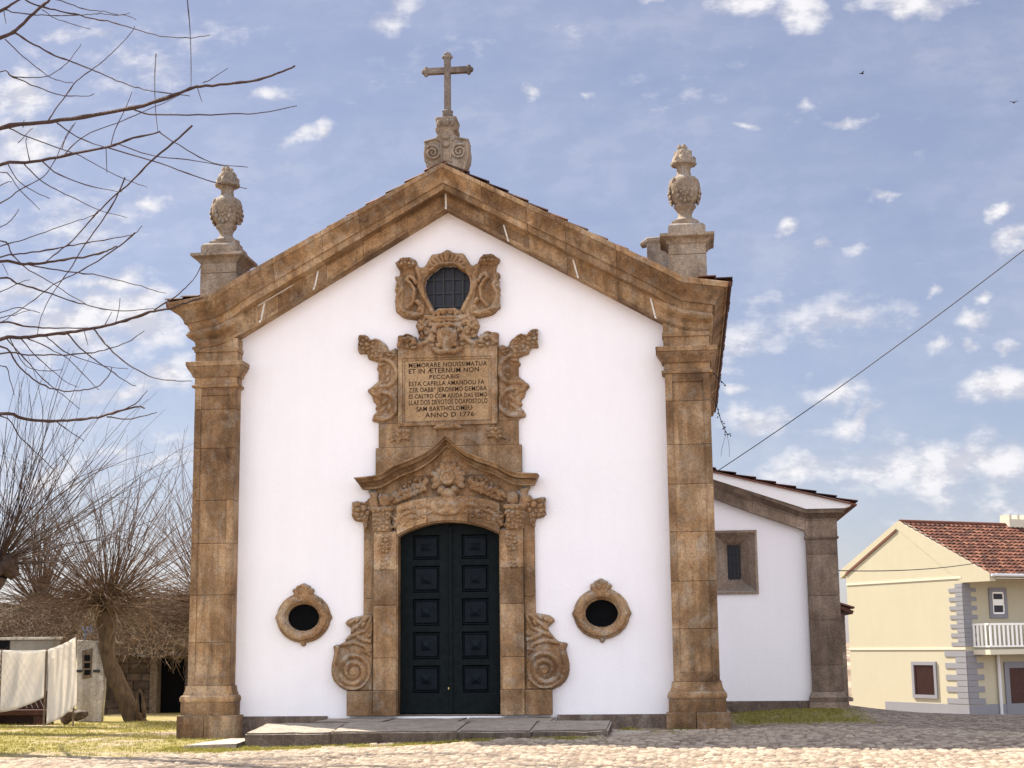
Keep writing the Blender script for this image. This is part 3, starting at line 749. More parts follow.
def door_fn(X, Z):
    h = np.full(X.shape, -1.0); B = .07
    mx = lambda a: np.maximum(h, a)
    h = mx(lumps(X, Z, ear, .12, .10, .05, 3)); h = mx(plateau(X, Z, neck, .15, .08))
    h = mx(lumps(X, Z, capv, .20, .085, .05, 4)); h = mx(lumps(X, Z, drop, .16, .075, .045, 5, .03))
    h = mx(stroke(X, Z, T([(230, 556), (355, 552)]), .05, .05, .07, .15))
    ab = lumps(X, Z, archband, .15, .105, .05, 8, .03)
    h = mx(ab)
    for pts in ([(380, 680), (430, 600), (520, 560), (560, 600), (500, 620)], [(560, 540), (620, 520), (660, 560), (610, 590)], [(430, 560), (480, 540), (520, 585)]):
        h = mx(np.where(ab > 0, stroke(X, Z, T(pts), .04, .02, .05, .15), -1))
    h = mx(plateau(X, Z, rosette, .14, .05)); h = mx(lumps(X, Z, leafmass, .10, .10, .09, 9, .05))
    for j in range(9):
        t = j/8; x, z = T([(372+t*225, 462-t*95+8*math.sin(j*2.1))])[0]
        h = mx(lobe(X, Z, x, z, .085, .06, .6+j*.9, .10, .07)); x, z = T([(400+t*190, 490-t*82)])[0]
        h = mx(lobe(X, Z, x, z, .07, .05, -.4+j*1.1, .09, .06))
    c_ = xz(445, 479, YP)
    for j in range(11):
        a = -.55+j*(math.pi+1.1)/10; rr = .30 if j % 2 else .36
        h = mx(lobe(X, Z, c_[0]*0+rr*.62*math.cos(a), c_[1]+.02+rr*.55*math.sin(a), .155, .075, a, .11, .08))
    h = mx(lobe(X, Z, 0, c_[1]+.02, .16, .15, 0, .12, .12)); h = mx(stroke(X, Z, ell(0, c_[1]+.02, .12, .11, 24)+[(.12, c_[1]+.02)], .03, .03, .04, .22))
    h = mx(lobe(X, Z, 0, c_[1]-.28, .16, .12, 0, .14, .08)); h = mx(lobe(X, Z, -.13, c_[1]-.20, .10, .07, .8, .12, .08))
    # keystone mask
    kz = xz(447, 507, YP)[1]
    h = mx(lobe(X, Z, 0, kz, .26, .17, 0, .07, .15)); h = mx(lobe(X, Z, -.10, kz+.03, .09, .05, .5, .05, .20)); h = mx(lobe(X, Z, 0, kz-.02, .05, .10, 0, .06, .20)); h = mx(lobe(X, Z, -.26, kz+.01, .09, .13, .3, .08, .15)); h = mx(lobe(X, Z, -.17, kz-.09, .11, .05, -.5, .06, .17))
    # keep the carving out of the doorway and under the hood
    rise = ZC-ZS; R_ = (DX*DX+rise*rise)/(2*rise)
    inside = (np.abs(X) < DX) & (Z < ZC-R_+np.sqrt(np.maximum(R_*R_-X*X, 0))+.03)
    h = np.where(inside, -1.0, h)
    h = np.where(Z > np.interp(-np.abs(X), [p[0] for p in HBm], [p[1] for p in HBm])+.06, -1.0, h)
    return h
relief('doorway_carving', door_fn, -1.85, 1.85, ZCAP-.75, ZP1+.1, -.015, M['granite_carved'], portal)
# scrolls flanking the jambs
Z4 = lambda pts: tr(320, 590, 5.689, pts)
sc_out = Z4([(303, 147), (270, 140), (215, 150), (165, 162), (140, 188), (160, 210), (178, 232), (150, 275), (118, 308), (72, 318), (76, 355), (62, 420), (60, 470), (75, 520), (110, 555), (150, 575), (303, 575)])
sc_out = [tuple(p) for p in catmull(sc_out[:-2], 3)]+sc_out[-2:]
sc_c = Z4([(190, 465)])[0]
def scroll_fn(X, Z):
    h = plateau(X, Z, sc_out, .13, .03); base = h > 0
    r = np.hypot(X-sc_c[0], Z-sc_c[1]); a = np.arctan2(Z-sc_c[1], X-sc_c[0])
    R0 = .335; sp = (r/R0*2.6+a/(2*math.pi)) % 1.0
    vol = .15+.075*(1-np.abs(sp*2-1))**.6*1.0
    h = np.where(base & (r < R0), np.maximum(vol, .12), h)
    h = np.where(base & (r < .07), .25, h)
    for pts in ([(120, 312), (190, 300), (255, 320), (280, 370)], [(175, 235), (230, 190), (280, 150)], [(150, 275), (210, 250), (260, 230), (290, 160)], [(215, 265), (260, 290), (295, 290)], [(100, 330), (85, 400), (78, 470), (105, 530), (160, 560), (220, 560)]):
        h = np.maximum(h, np.where(base, stroke(X, Z, Z4(pts), .045, .03, .06, .13), -1))
    for x, y, ro in ((285, 260, .5), (285, 295, -.4), (270, 350, .2), (180, 185, .7), (215, 170, .9), (245, 200, 1.0), (200, 215, .9)):
        p = Z4([(x, y)])[0]; h = np.maximum(h, np.where(base, lobe(X, Z, p[0], p[1], .075, .035, ro, .07, .13), -1))
    return h
for s_ in (-1, 1):
    f = (lambda X, Z: scroll_fn(X, Z)) if s_ < 0 else (lambda X, Z: scroll_fn(-X, Z))
    a, b = (-2.45, -1.46) if s_ < 0 else (1.46, 2.45)
    o = relief('door_scroll', f, a, b, ZB1-.03, 2.4, .0, M['granite_carved'], portal, .0105, mirror=False)

# --- door leaves
for s_ in (-1, 1):
    dv = empty('door_leaf', (0, 0, 0)) if False else None
    zsp = 3.62
    rise = ZC-ZS; R_ = (DX*DX+rise*rise)/(2*rise); arcz = lambda x: ZC-R_+math.sqrt(max(0, R_*R_-x*x))-.01
    xo = DX-.024
    lp = [(s_*.006, .42)] + [(s_*x, arcz(x)) for x in np.linspace(.006, xo, 10)] + [(s_*xo, .42)]
    if s_ < 0: lp = lp[::-1]
    holes = []; px0, px1 = .215, .72
    ztops = [.92+.61*i for i in range(6)]
    rows = [(.80, 1.30), (1.42, 1.92), (2.04, 2.54), (2.66, 3.16), (3.28, 3.74)]
    for (a, b) in rows: holes.append([(s_*px0, a), (s_*px1, a), (s_*px1, b), (s_*px0, b)])
    leaf = extrude_poly('door_leaf', [lp]+holes, .24, .14, M['door'], church, .012)
    for (a, b) in rows:
        m = MB(); x0, x1 = sorted((s_*(px0-.01), s_*(px1+.01)))
        def frust(i0, i1, ya, yb):
            V = [(x0+i0, ya, a+i0), (x1-i0, ya, a+i0), (x1-i0, ya, b-i0), (x0+i0, ya, b-i0), (x0+i1, yb, a+i1), (x1-i1, yb, a+i1), (x1-i1, yb, b-i1), (x0+i1, yb, b-i1)]
            m.add(V, [(0, 1, 5, 4), (1, 2, 6, 5), (2, 3, 7, 6), (3, 0, 4, 7), (4, 5, 6, 7), (3, 2, 1, 0)])
        frust(0, .02, .235, .205); frust(.035, .06, .22, .16); frust(.07, .235, .21, .115)
        m.build('panel', M['door_panel'], leaf)
    if s_ < 0:
        m = MB(); m.box(-.055, -.030, .118, .14, .86, .90, .006); m.build('keyhole_plate', M['brass'], leaf)
        m = MB(); m.box(-.03, .035, .108, .138, .42, 3.9, .01); m.build('meeting_strip', M['door'], leaf)
mb = MB(); mb.box(-1.0, 1.0, .02, .5, .20, .405, .01); mb.build('threshold', M['step_stone'], church)

# ------------------------------------------------------------------ INSCRIPTION
tab = empty('inscription_panel', (0, 0, 0)); tab.parent = church
mb = MB()
zsplit = ZP2
mb.box(PX, -PX, -.10, .02, ZP1-.9, ZP1, .01) if False else None
mb.box(PX, -PX, -.10, .015, xz(378, 476, -.1)[1]-.02, ZP1, .01)
mb.box(PX2, -PX2, -.094, .015, ZP1+.004, ZP2, .01)
fx0 = xz(398, 380, YP)[0]; fx1 = -fx0; fz0 = xz(440, 425, YP)[1]; fz1 = xz(440, 333+8, YP)[1]
ix0 = xz(404.5, 380, YP)[0]; ix1 = xz(488.5, 380, YP)[0]; iz0 = xz(447, 420, YP)[1]; iz1 = xz(447, 359.5, YP)[1]
mb.box(xz(378, 390, -.1)[0], fx0-.004, -.07, .015, ZP2+.004, xz(378, 352, -.1)[1], .01); mb.box(fx1+.004, -xz(378, 390, -.1)[0], -.07, .015, ZP2+.004, xz(378, 352, -.1)[1], .01)
mb.build('backing_slabs', M['granite'], tab)
frame = extrude_poly('frame', [[(fx0, fz0), (fx1, fz0), (fx1, fz1), (fx0, fz1)], [(ix0-.05, iz0-.03), (ix1+.05, iz0-.03), (ix1+.05, iz1+.05), (ix0-.05, iz1+.05)]], .015, -.145, M['granite'], tab, .012)
mb = MB(); e = .022
for a, b, c_, d in ((ix0-.05, ix1+.05, iz1+.0, iz1+.05), (ix0-.05, ix1+.05, iz0-.03, iz0), (ix0-.05, ix0, iz0, iz1), (ix1, ix1+.05, iz0, iz1)): mb.box(a+.003, b-.003, -.125, .01, c_+.002, d-.002, .008)
mb.build('inner_moulding', M['granite'], tab)
mb = MB(); mb.box(ix0, ix1, -.108, .01, iz0, iz1); mb.build('tablet', M['tablet'], tab)
LINES = [('MEMORARE NOUISSIMATUA', 408.8, 487.0, 361.8, 366.8), ('ET IN \u00c6TERNUM NON', 408.8, 479.0, 367.6, 372.8), ('PECCABIS\u00b7', 429.5, 460.5, 374.2, 378.8),
 ('ESTA CAPELLA AMANDOU FA', 409.0, 484.3, 380.4, 385.2), ('ZER OABB\u00ba JERONIMO DEMORA', 408.9, 486.8, 386.6, 391.6), ('ES CASTRO COM AJUDA DAS ESMO', 408.8, 487.0, 393.1, 397.8),
 ('LLAS DOS DEVOTOS DOAPOSTOLO', 409.0, 487.5, 399.0, 404.2), ('SAM BARTHOLOMEU\u00b7', 416.4, 473.5, 405.7, 410.6), ('ANNO D 1776\u00b7', 425.2, 476.0, 411.9, 417.0)]
allV = []
lt_meshes = []
for txt, xa, xb, ya, yb in LINES:
    fc = bpy.data.curves.new('t', 'FONT'); fc.body = txt; fc.size = 1; fc.extrude = .002; fc.resolution_u = 3; fc.space_character = 1.08; fc.offset = .010
    to = bpy.data.objects.new('t', fc); COL.objects.link(to)
    dg = bpy.context.evaluated_depsgraph_get(); me = bpy.data.meshes.new_from_object(to.evaluated_get(dg)); bpy.data.objects.remove(to); bpy.data.curves.remove(fc)
    co = np.array([v.co[:] for v in me.vertices]); x0, x1 = co[:, 0].min(), co[:, 0].max()
    X0 = xz(xa, ya, -.108)[0]; X1 = xz(xb, yb, -.108)[0]; Z1 = xz(444, ya+.35, -.108)[1]; Z0 = xz(444, yb-.1, -.108)[1]
    zcap = .70 if '\u00ba' not in txt else .70
    co2 = np.stack([X0+(co[:, 0]-x0)/(x1-x0)*(X1-X0), -.108-.002-co[:, 2], Z0+co[:, 1]/zcap*(Z1-Z0)], 1)
    lt_meshes.append((co2, [tuple(p.vertices) for p in me.polygons])); bpy.data.meshes.remove(me)
mb = MB()
for V, F in lt_meshes: mb.add(V, F)
mb.build('lettering', M['ink'], tab, fix=False)
U = lambda pts: over(tr(340, 330, 6.98, pts))
side = U([(398, 150), (335, 140), (315, 100), (270, 65), (240, 55), (207, 68), (180, 35), (140, 28), (100, 60), (92, 110), (112, 140), (140, 160), (180, 155), (195, 195), (258, 215), (262, 245), (250, 265), (268, 290), (270, 340), (235, 375), (190, 420), (215, 450), (225, 490), (250, 520), (238, 545), (255, 562), (230, 590), (225, 632), (330, 632), (385, 590), (398, 560)])
wing_l = U([(300, 140), (270, 65), (240, 55), (207, 68), (180, 35), (140, 28), (100, 60), (92, 110), (112, 140), (140, 160), (180, 155), (195, 195), (258, 215), (330, 205), (380, 200), (398, 150)])
lower_l = U([(355, 768), (345, 790), (380, 770), (400, 800), (430, 765), (480, 772), (495, 690), (380, 690)])
crest = U([(400, 140), (398, 40), (440, 28), (475, 25), (520, 45), (545, 85), (580, 70), (600, 45), (560, 10), (535, -25), (545, -60), (590, -100), (650, -130), (690, -150), (735, -165), (735, 140)])
side = [tuple(p) for p in catmull(side, 3, True)]
def ins_fn(X, Z):
    h = plateau(X, Z, side, .085, .04); b = h > 0
    h = np.maximum(h, lumps(X, Z, wing_l, .12, .085, .06, 12))
    for c0, a0, a1, rx, rz in (((300, 300), 100, -100, 90, 95), ((300, 530), 110, -120, 90, 95)):
        pts = U([(c0[0]+rx*math.cos(RAD(a)), c0[1]-rz*math.sin(RAD(a))) for a in np.linspace(a0, a1, 18)])
        h = np.maximum(h, np.where(b, stroke(X, Z, pts, .045, .05, .07, .085), -1))
    for x, y, ro, l_ in ((210, 420, 0, .10), (235, 400, .5, .10), (235, 445, -.5, .10), (270, 385, .9, .10), (270, 460, -.9, .1), (290, 420, 0, .12), (285, 240, .2, .10), (330, 300, 1.4, .09), (330, 350, 1.2, .08), (260, 590, .3, .1), (290, 560, .7, .11), (280, 610, 0, .1), (340, 540, 1.4, .09), (310, 500, .9, .09)):
        p = U([(x, y)])[0]; h = np.maximum(h, np.where(b, lobe(X, Z, p[0], p[1], l_, .045, ro, .085, .06), -1))
    h = np.maximum(h, lumps(X, Z, lower_l, .13, .09, .03, 15))
    cl = lumps(X, Z, crest, .15, .12, .08, 17); h = np.maximum(h, cl)
    for pts in ([(410, 110), (440, 70), (480, 60), (520, 75), (500, 105)], [(560, 110), (610, 80), (640, 40), (620, 0), (570, -20)], [(545, -60), (590, -40), (640, -70), (690, -60), (735, -80)], [(560, -30), (575, -55), (600, -45)]):
        h = np.maximum(h, np.where(cl > 0, stroke(X, Z, U(pts), .05, .035, .07, .15), -1))
    p = U([(735, 60)])[0]
    h = np.maximum(h, lobe(X, Z, 0, p[1], .20, .22, 0, .09, .16)); h = np.maximum(h, lobe(X, Z, 0, p[1]+.10, .10, .10, 0, .08, .20))
    h = np.maximum(h, stroke(X, Z, [(-.25, p[1]-.22), (-.12, p[1]-.27), (0, p[1]-.24)], .06, .06, .08, .14))
    h = np.maximum(h, lobe(X, Z, 0, xz(446, 427, YP)[1], .30, .045, 0, .06, .10)); h = np.maximum(h, lobe(X, Z, -.16, xz(446, 427, YP)[1]+.015, .12, .05, .25, .06, .11))
    return h
relief('carved_border', ins_fn, -1.75, 1.75, xz(440, 446, YP)[1], xz(440, 303, YP)[1], -.012, M['granite_carved'], tab)

# ------------------------------------------------------------------ GABLE WINDOW
win = empty('gable_window', (0, 0, 0)); win.parent = church
Q = lambda pts: over(tr(340, 240, 6.98, pts))
wo = Q([(385, 160), (405, 140), (430, 125), (465, 130), (500, 122), (525, 140), (535, 172), (560, 185), (585, 180), (605, 150), (625, 115), (640, 95), (670, 92), (700, 86), (735, 84), (735, 700), (560, 700), (560, 640), (535, 605), (560, 555), (520, 550), (440, 535), (405, 505), (385, 490), (378, 440), (388, 380), (375, 320), (400, 300), (380, 268), (412, 240), (408, 200)])
hole = OPEN_WIN
wo = [tuple(p) for p in catmull(wo, 3, True)]
def win_fn(X, Z):
    h = plateau(X, Z, wo, .14, .05); b = h > 0
    # sunk side fields with raised scrolls
    sf = plateau(X, Z, Q([(425, 200), (520, 185), (540, 300), (560, 420), (530, 500), (430, 480), (440, 330)]), 1, .05)
    h = np.where(b & (sf > 0), .07, h)
    sh = lumps(X, Z, Q([(385, 160), (430, 122), (500, 120), (535, 175), (490, 195), (450, 180), (410, 200)]), .20, .07, .06, 21); h = np.maximum(h, sh)
    for j in range(6):
        a = RAD(95+j*16); c0 = Q([(732, 215)])[0]; c0 = (0.0, c0[1]); p0 = (c0[0]+.335*math.cos(a), c0[1]+.335*math.sin(a)); p1 = (c0[0]+.20*math.cos(a), c0[1]+.20*math.sin(a))
        h = np.maximum(h, stroke(X, Z, [p0, p1], .042, .026, .08, .13))
    st = [([(530, 300), (510, 265), (480, 255), (465, 280), (490, 300), (520, 350), (510, 430), (470, 480)], .045), ([(540, 430), (580, 470), (575, 520), (510, 530), (450, 500)], .05), ([(540, 200), (560, 260), (555, 330), (590, 400), (640, 500)], .055),
          ([(650, 235), (640, 205), (665, 180), (700, 170), (735, 166)], .05), ([(600, 270), (575, 320), (580, 390), (620, 450), (660, 520)], .05), ([(405, 300), (430, 340), (400, 400), (410, 450), (440, 500)], .05), ([(395, 265), (420, 285), (410, 310)], .04)]
    for pts, ww in st: h = np.maximum(h, np.where(b, stroke(X, Z, Q(pts), ww, ww*.8, .09, .12), -1))
    for x, y, ro in ((395, 350, .3), (400, 430, -.3), (420, 490, .8), (470, 525, .2), (530, 530, 0), (560, 480, 1.2)):
        p = Q([(x, y)])[0]; h = np.maximum(h, np.where(b, lobe(X, Z, p[0], p[1], .07, .05, ro, .08, .12), -1))
    car = Q([(530, 605), (545, 570), (590, 530), (640, 505), (690, 480), (735, 470), (735, 720), (600, 700), (545, 650)])
    cl = lumps(X, Z, car, .17, .10, .08, 23); h = np.maximum(h, cl)
    for pts in ([(545, 600), (570, 625), (600, 600), (570, 580)], [(600, 540), (640, 560), (690, 545), (735, 550)], [(640, 640), (680, 600), (735, 580)], [(690, 500), (735, 490)]): h = np.maximum(h, np.where(cl > 0, stroke(X, Z, Q(pts), .045, .035, .07, .18), -1))
    d = sd_poly(X, Z, hole); h = np.where((d > .005) & (cl < 0), -1.0, h)
    return h
relief('carved_frame', win_fn, -1.02, 1.02, xz(440, 338, YP)[1], xz(440, 250, YP)[1], -.0, M['granite_carved'], win, .011)
sill_z = min(z for _, z in OPEN_WIN)
mb = MB(); mb.box(-.5, .5, .085, .10, sill_z-.05, 9.2); mb.build('glass', M['glass'], win)
mb = MB()
for x in (-.29, -.10, .09, .28): mb.box(x-.016, x+.016, .035, .055, sill_z, 9.15)
for z in (8.17, 8.43, 8.70): mb.box(-.47, .47, .057, .075, z-.016, z+.016)
mb.build('window_bars', M['iron'], win)

# ------------------------------------------------------------------ OVAL WINDOWS
for (cx, czz) in (OCL, OCR):
    ow = empty('oval_window', (0, 0, 0)); ow.parent = church
    def ofn(X, Z, cx=cx, czz=czz, flip=(cx > 0)):
        x, z = X-cx, Z-czz
        r = np.hypot(x/.52, z/.465); tip = .03*np.exp(-(z/.05)**2)+.0; r2 = (np.abs(x)-tip)/.515
        r = np.hypot(r2, z/.465)
        ri = np.hypot(x/.315, z/.262)
        h = np.where((r < 1) & (ri > .97), .10+.05*np.sin(np.clip((r-.62)/.38, 0, 1)*math.pi), -1.0)
        h = np.where((h > 0) & (r > .90), .075, h); h = np.where((h > 0) & (ri < 1.10), .06, h)
        top = [(-.21, .36), (-.19, .44), (-.15, .50), (-.12, .585), (0, .645), (.12, .585), (.15, .50), (.19, .44), (.21, .36), (.10, .27), (0, .30), (-.10, .27)]
        h = np.maximum(h, lumps(x, z, top, .13, .09, .05, 31, .03))
        for j in range(5):
            a = RAD(40+25*j); h = np.maximum(h, stroke(x, z, [(.03*math.cos(a), .30+.03*math.sin(a)), (.2*math.cos(a), .36+.22*math.sin(a))], .03, .045, .05, .11))
        h = np.maximum(h, lobe(x, z, 0, -.48, .045, .05, 0, .08, .02))
        return h
    relief('carved_frame', ofn, cx-.58, cx+.58, czz-.56, czz+.68, .0, M['granite_carved'], ow, .0105, mirror=False)
    mb = MB()
    for j in range(15):
        x = cx-.28+j*.04; mb.tube([(x, .022, czz-.3), (x, .022, czz+.3)], .0065, 6)
    for zz in (-.09, .09): mb.box(cx-.35, cx+.35, .032, .042, czz+zz-.008, czz+zz+.008)
    mb.build('grille', M['dark'], ow)
    mb = MB(); mb.box(cx-.36, cx+.36, .07, .08, czz-.32, czz+.32); mb.build('pane', M['dark'], ow)

def promote(e, main):
    """the part's main mesh takes the place of its temporary empty"""
    nm = e.name.split('.')[0]; kids = [o for o in bpy.data.objects if o.parent == e]; up = e.parent
    m = next(o for o in kids if o.name.split('.')[0] == main)
    m.parent = up
    for o in kids:
        if o is not m: o.parent = m
    bpy.data.objects.remove(e); m.name = nm; return m
promote(portal, 'tympanum'); promote(tab, 'backing_slabs'); promote(win, 'carved_frame')
for e in [o for o in bpy.data.objects if o.type == 'EMPTY' and o.name.startswith('oval_window')]: promote(e, 'carved_frame')

# ------------------------------------------------------------------ SIDE WING (set back on the right)
YW = 5.0
mb = MB()
wl = [(4.67, -.2), (7.45, -.2), (7.45, 4.25), (7.05, 4.42), (4.67, 5.30)]
wh = [(5.04, 2.75), (5.91, 2.75), (5.91, 4.01), (5.04, 4.01)]
wing = extrude_poly('side_wing', [wl, wh], YW+.55, YW, M['white'], church)
mb = MB(); mb.box(7.0, 7.55, YW+.56, 13, -.3, 4.42); mb.build('wing_side_wall', M['white'], wing)
mb = MB(); mb.box(5.2, 5.8, YW+.5, YW+.52, 2.9, 3.9); mb.build('dark_room', M['dark'], wing)
mb = MB(); mb.box(4.68, 7.0, YW-.06, YW, -.2, .43, .01); mb.build('wing_plinth', M['plinth'], wing)
mb = MB()
zz = .62; hs = [.55, .95, .52, .88, .33]
kk = (3.84-zz)/sum(hs)
for h in hs:
    mb.box(7.01, 7.67, YW-.16, YW+.6, zz+.003, zz+h*kk-.003, .008); zz += h*kk
mb.box(6.93, 7.75, YW-.24, YW+.62, -.3, .40, .015); mb.square([(.06, .402), (.065, .50), (.04, .54), (.03, .58), (.0, .618)], 7.01, 7.67, YW-.16, YW+.6)
mb.square([(.0, 3.83), (.03, 3.845), (.035, 3.88), (.01, 3.90)], 7.01, 7.67, YW-.16, YW+.6)
mb.box(7.0, 7.68, YW-.17, YW+.61, 3.90, 4.28, .006)
smooth_by_angle(mb.build('wing_pilaster', M['granite_dark'], wing), 30)
WPR = [(0, 0), (0, .17), (.5, .175), (.505, .20), (.56, .205), (.60, .23), (.74, .28), (.80, .31), (.81, .33), (1, .34), (1, 0)]
def wing_sweep(pts):
    V = []; F = []; n = len(WPR)
    for (x, zb, zt, ox, oy, y) in pts:
        for t, p in WPR: V.append((x+ox*p, y+oy*p, zb+(zt-zb)*t))
    for i in range(len(pts)-1):
        for k_ in range(n-1): F.append((i*n+k_, i*n+k_+1, (i+1)*n+k_+1, (i+1)*n+k_))
    F.append(tuple(range(n))); F.append(tuple((len(pts)-1)*n+k_ for k_ in range(n))[::-1]); return V, F
mb = MB()
mb.add(*wing_sweep([(4.67, 4.92, 5.42, 0, -1, YW), (5.9, 4.43, 4.905, 0, -1, YW)])); mb.add(*wing_sweep([(5.906, 4.428, 4.903, 0, -1, YW), (7.02, 4.02, 4.47, 0, -1, YW), (7.5, 4.02, 4.47, 1, -1, YW), (7.5, 4.02, 4.47, 1, 0, 13)]))
smooth_by_angle(mb.build('wing_cornice', M['granite_dark'], wing), 32)
extrude_poly('wing_verge', [[(4.67, 5.30), (4.67, 5.45), (6.4, 5.00), (7.95, 4.60), (7.98, 4.53), (7.80, 4.475), (7.03, 4.475)]], YW+.1, YW-.365, M['verge'], wing)
t = tiled_slope('', (8.10, YW-.42, 4.55), (0, 8.3, 0), (-3.4, 0, .885), 0, 0, None, None, amp=.028, course=.40, thick=.03)
t.build('wing_roof', M['tile_old'], wing, fix=False)
mb = MB()
def splay(x0, x1, z0, z1, a0, a1, b0, b1, y0, y1):
    V = [(x0, y0, z0), (x1, y0, z0), (x1, y0, z1), (x0, y0, z1), (a0, y1, b0), (a1, y1, b0), (a1, y1, b1), (a0, y1, b1)]
    return V, [(0, 1, 5, 4), (1, 2, 6, 5), (2, 3, 7, 6), (3, 0, 4, 7)]
X0, X1, Z0, Z1 = 4.98, 5.97, 2.69, 4.07
mb.add(*splay(X0+.06, X1-.06, Z0+.06, Z1-.06, 5.33, 5.61, 3.02, 3.76, YW-.05, YW+.26))
o1 = [(X0, Z0), (X1, Z0), (X1, Z1), (X0, Z1)]; i1 = [(X0+.055, Z0+.055), (X1-.055, Z0+.055), (X1-.055, Z1-.055), (X0+.055, Z1-.055)]
mb.build('window_surround', M['granite_dark'], wing)
extrude_poly('window_surround', [o1, i1], YW+.02, YW-.055, M['granite_dark'], wing, .008)
mb = MB()
for x in (5.39, 5.47, 5.55): mb.box(x-.009, x+.009, YW+.23, YW+.25, 3.0, 3.8)
for z in (3.2, 3.4, 3.6): mb.box(5.3, 5.65, YW+.251, YW+.265, z-.009, z+.009)
mb.build('window_bars', M['iron'], wing)
mb = MB(); mb.box(5.25, 5.7, YW+.30, YW+.31, 2.95, 3.85); mb.build('window_glass', M['glass'], wing)

# ================================================================== GROUND
def sst(x, a, b): t = np.clip((x-a)/(b-a), 0, 1); return t*t*(3-2*t)
def ground_z(X, Y):
    X = np.asarray(X, float); Y = np.asarray(Y, float)
    z = .16*sst(X, -3.6, 4.4)*sst(Y, -9, -2.5)
    z = z+.10*sst(X, 4.5, 7.5)*sst(Y, -1.5, 4.5)
    z = z-.05*sst(X, 6, 13)*sst(Y, -6, -1)
    z = z-.12*sst(X, 7.2, 10)*sst(Y, -4, 3)
    fall = sst(Y, 3.5, 32)*1.72*sst(X, 5.5, 12)
    z = z-fall
    z = z-2.2*sst(Y, 14, 60)*sst(-X, 2, 14)
    z = z+.05*(vnoise(X+50, Y+50, .35, 3)-.5)+.025*(vnoise(X+50, Y+50, 1.1, 4)-.5)
    return z
xs = np.concatenate([-np.geomspace(11.6, 1500, 60)[::-1], np.arange(-11.5, 13.0, .024), np.geomspace(13.05, 1500, 60)])
ys = np.concatenate([-np.geomspace(9.7, 300, 40)[::-1], np.arange(-9.6, -1.0, .023), np.arange(-1.0, 6.5, .09), np.geomspace(6.6, 2500, 70)])
X, Y = np.meshgrid(xs, ys, indexing='ij')
Z = ground_z(X, Y)
wx = X+.10*(vnoise(X, Y, 1.3, 11)-.5); wy = Y+.10*(vnoise(X, Y, 1.3, 12)-.5)
f1, f2, cid = worley(wx, wy, .125, .088, 2, .8)
gap = np.clip((f2-f1)/.28, 0, 1)
cob = gap**.6*.034+.030*(cid-.5)
# grass and bare earth where the paving runs out
gl = sst(-X, 3.2, 4.6)*sst(Y, -5.6, -3.4)*sst(fbm_np(X, Y, .55, 4, 31), .36, .56)
gl = np.maximum(gl, sst(-X, 1.0, 3.4)*sst(Y, -4.4, -3.2)*sst(fbm_np(X, Y, .9, 3, 33), .36, .55)*.9)
strip = np.exp(-((Y+3.15)/.42)**2)*sst(X, -4.5, -3)*(1-sst(X, 2.2, 3.2))*sst(fbm_np(X, Y, 1.4, 3, 35), .3, .5)
gr = sst(X, 5.0, 5.5)*sst(Y, .2, 1.2)*(1-sst(X, 7.2, 8.2))*sst(fbm_np(X, Y, .8, 3, 36), .2, .42)
gr = np.maximum(gr, sst(X, 3.0, 3.5)*(1-sst(X, 4.3, 4.8))*sst(Y, -2.1, -1.2)*sst(fbm_np(X, Y, 1.6, 3, 37), .38, .52))
grass_m = np.clip(np.maximum(np.maximum(gl, strip), gr), 0, 1)
earth = sst(-X, 3.5, 6.5)*sst(fbm_np(X, Y, .8, 4, 41), .30, .50)
near = ((X > -11.6) & (X < 13.05) & (Y > -9.7) & (Y < -.9)).astype(float)
amt = (1-.75*grass_m)*(1-.55*earth)
Z = Z+near*cob*amt+near*.02*grass_m*fbm_np(X, Y, 3, 3, 44)
m, t, b = newmat('cobbled_ground')
def attr(n): a = t.new('ShaderNodeAttribute'); a.attribute_name = n; return a.outputs['Fac']
pos = t.new('ShaderNodeNewGeometry').outputs['Position']
stone = t.ramp(attr('cell'), [(0, (.12, .088, .068)), (.35, (.23, .178, .135)), (.7, (.33, .265, .20)), (1, (.45, .38, .295))])
stone = t.mix(t.rng(t.noise(pos, 18, 5, .6), .4, .7, 0, .5), stone, (.20, .15, .12))
soil = t.mix(t.noise(pos, 6, 5, .6), (.085, .055, .034), (.20, .14, .085))
col = t.mix(t.rng(attr('gap'), .14, .62), soil, stone)
col = t.mix(t.math('MULTIPLY', attr('earth'), .72), col, t.mix(t.noise(pos, 3, 6, .65), (.22, .15, .10), (.47, .37, .26)))
gcol = t.mix(t.noise(pos, 9, 5, .65), (.13, .12, .025), (.34, .28, .085))
col = t.mix(t.math('MULTIPLY', attr('grass'), .9), col, gcol)
t.put(b.inputs['Base Color'], col); b.inputs['Roughness'].default_value = .92
t.put(b.inputs['Normal'], t.bump(t.noise(pos, 45, 4, .65), .5, .015))
P = np.stack([X, Y, Z], -1)
gobj, used = grid_mesh('ground', P, None, m, None, True)
for nm, arr in (('cell', cid), ('gap', gap), ('grass', grass_m), ('earth', earth)):
    a = gobj.data.attributes.new(nm, 'FLOAT', 'POINT'); a.data.foreach_set('value', np.ascontiguousarray(arr.reshape(-1)[used], dtype=np.float32))
tag(gobj, kind='structure')
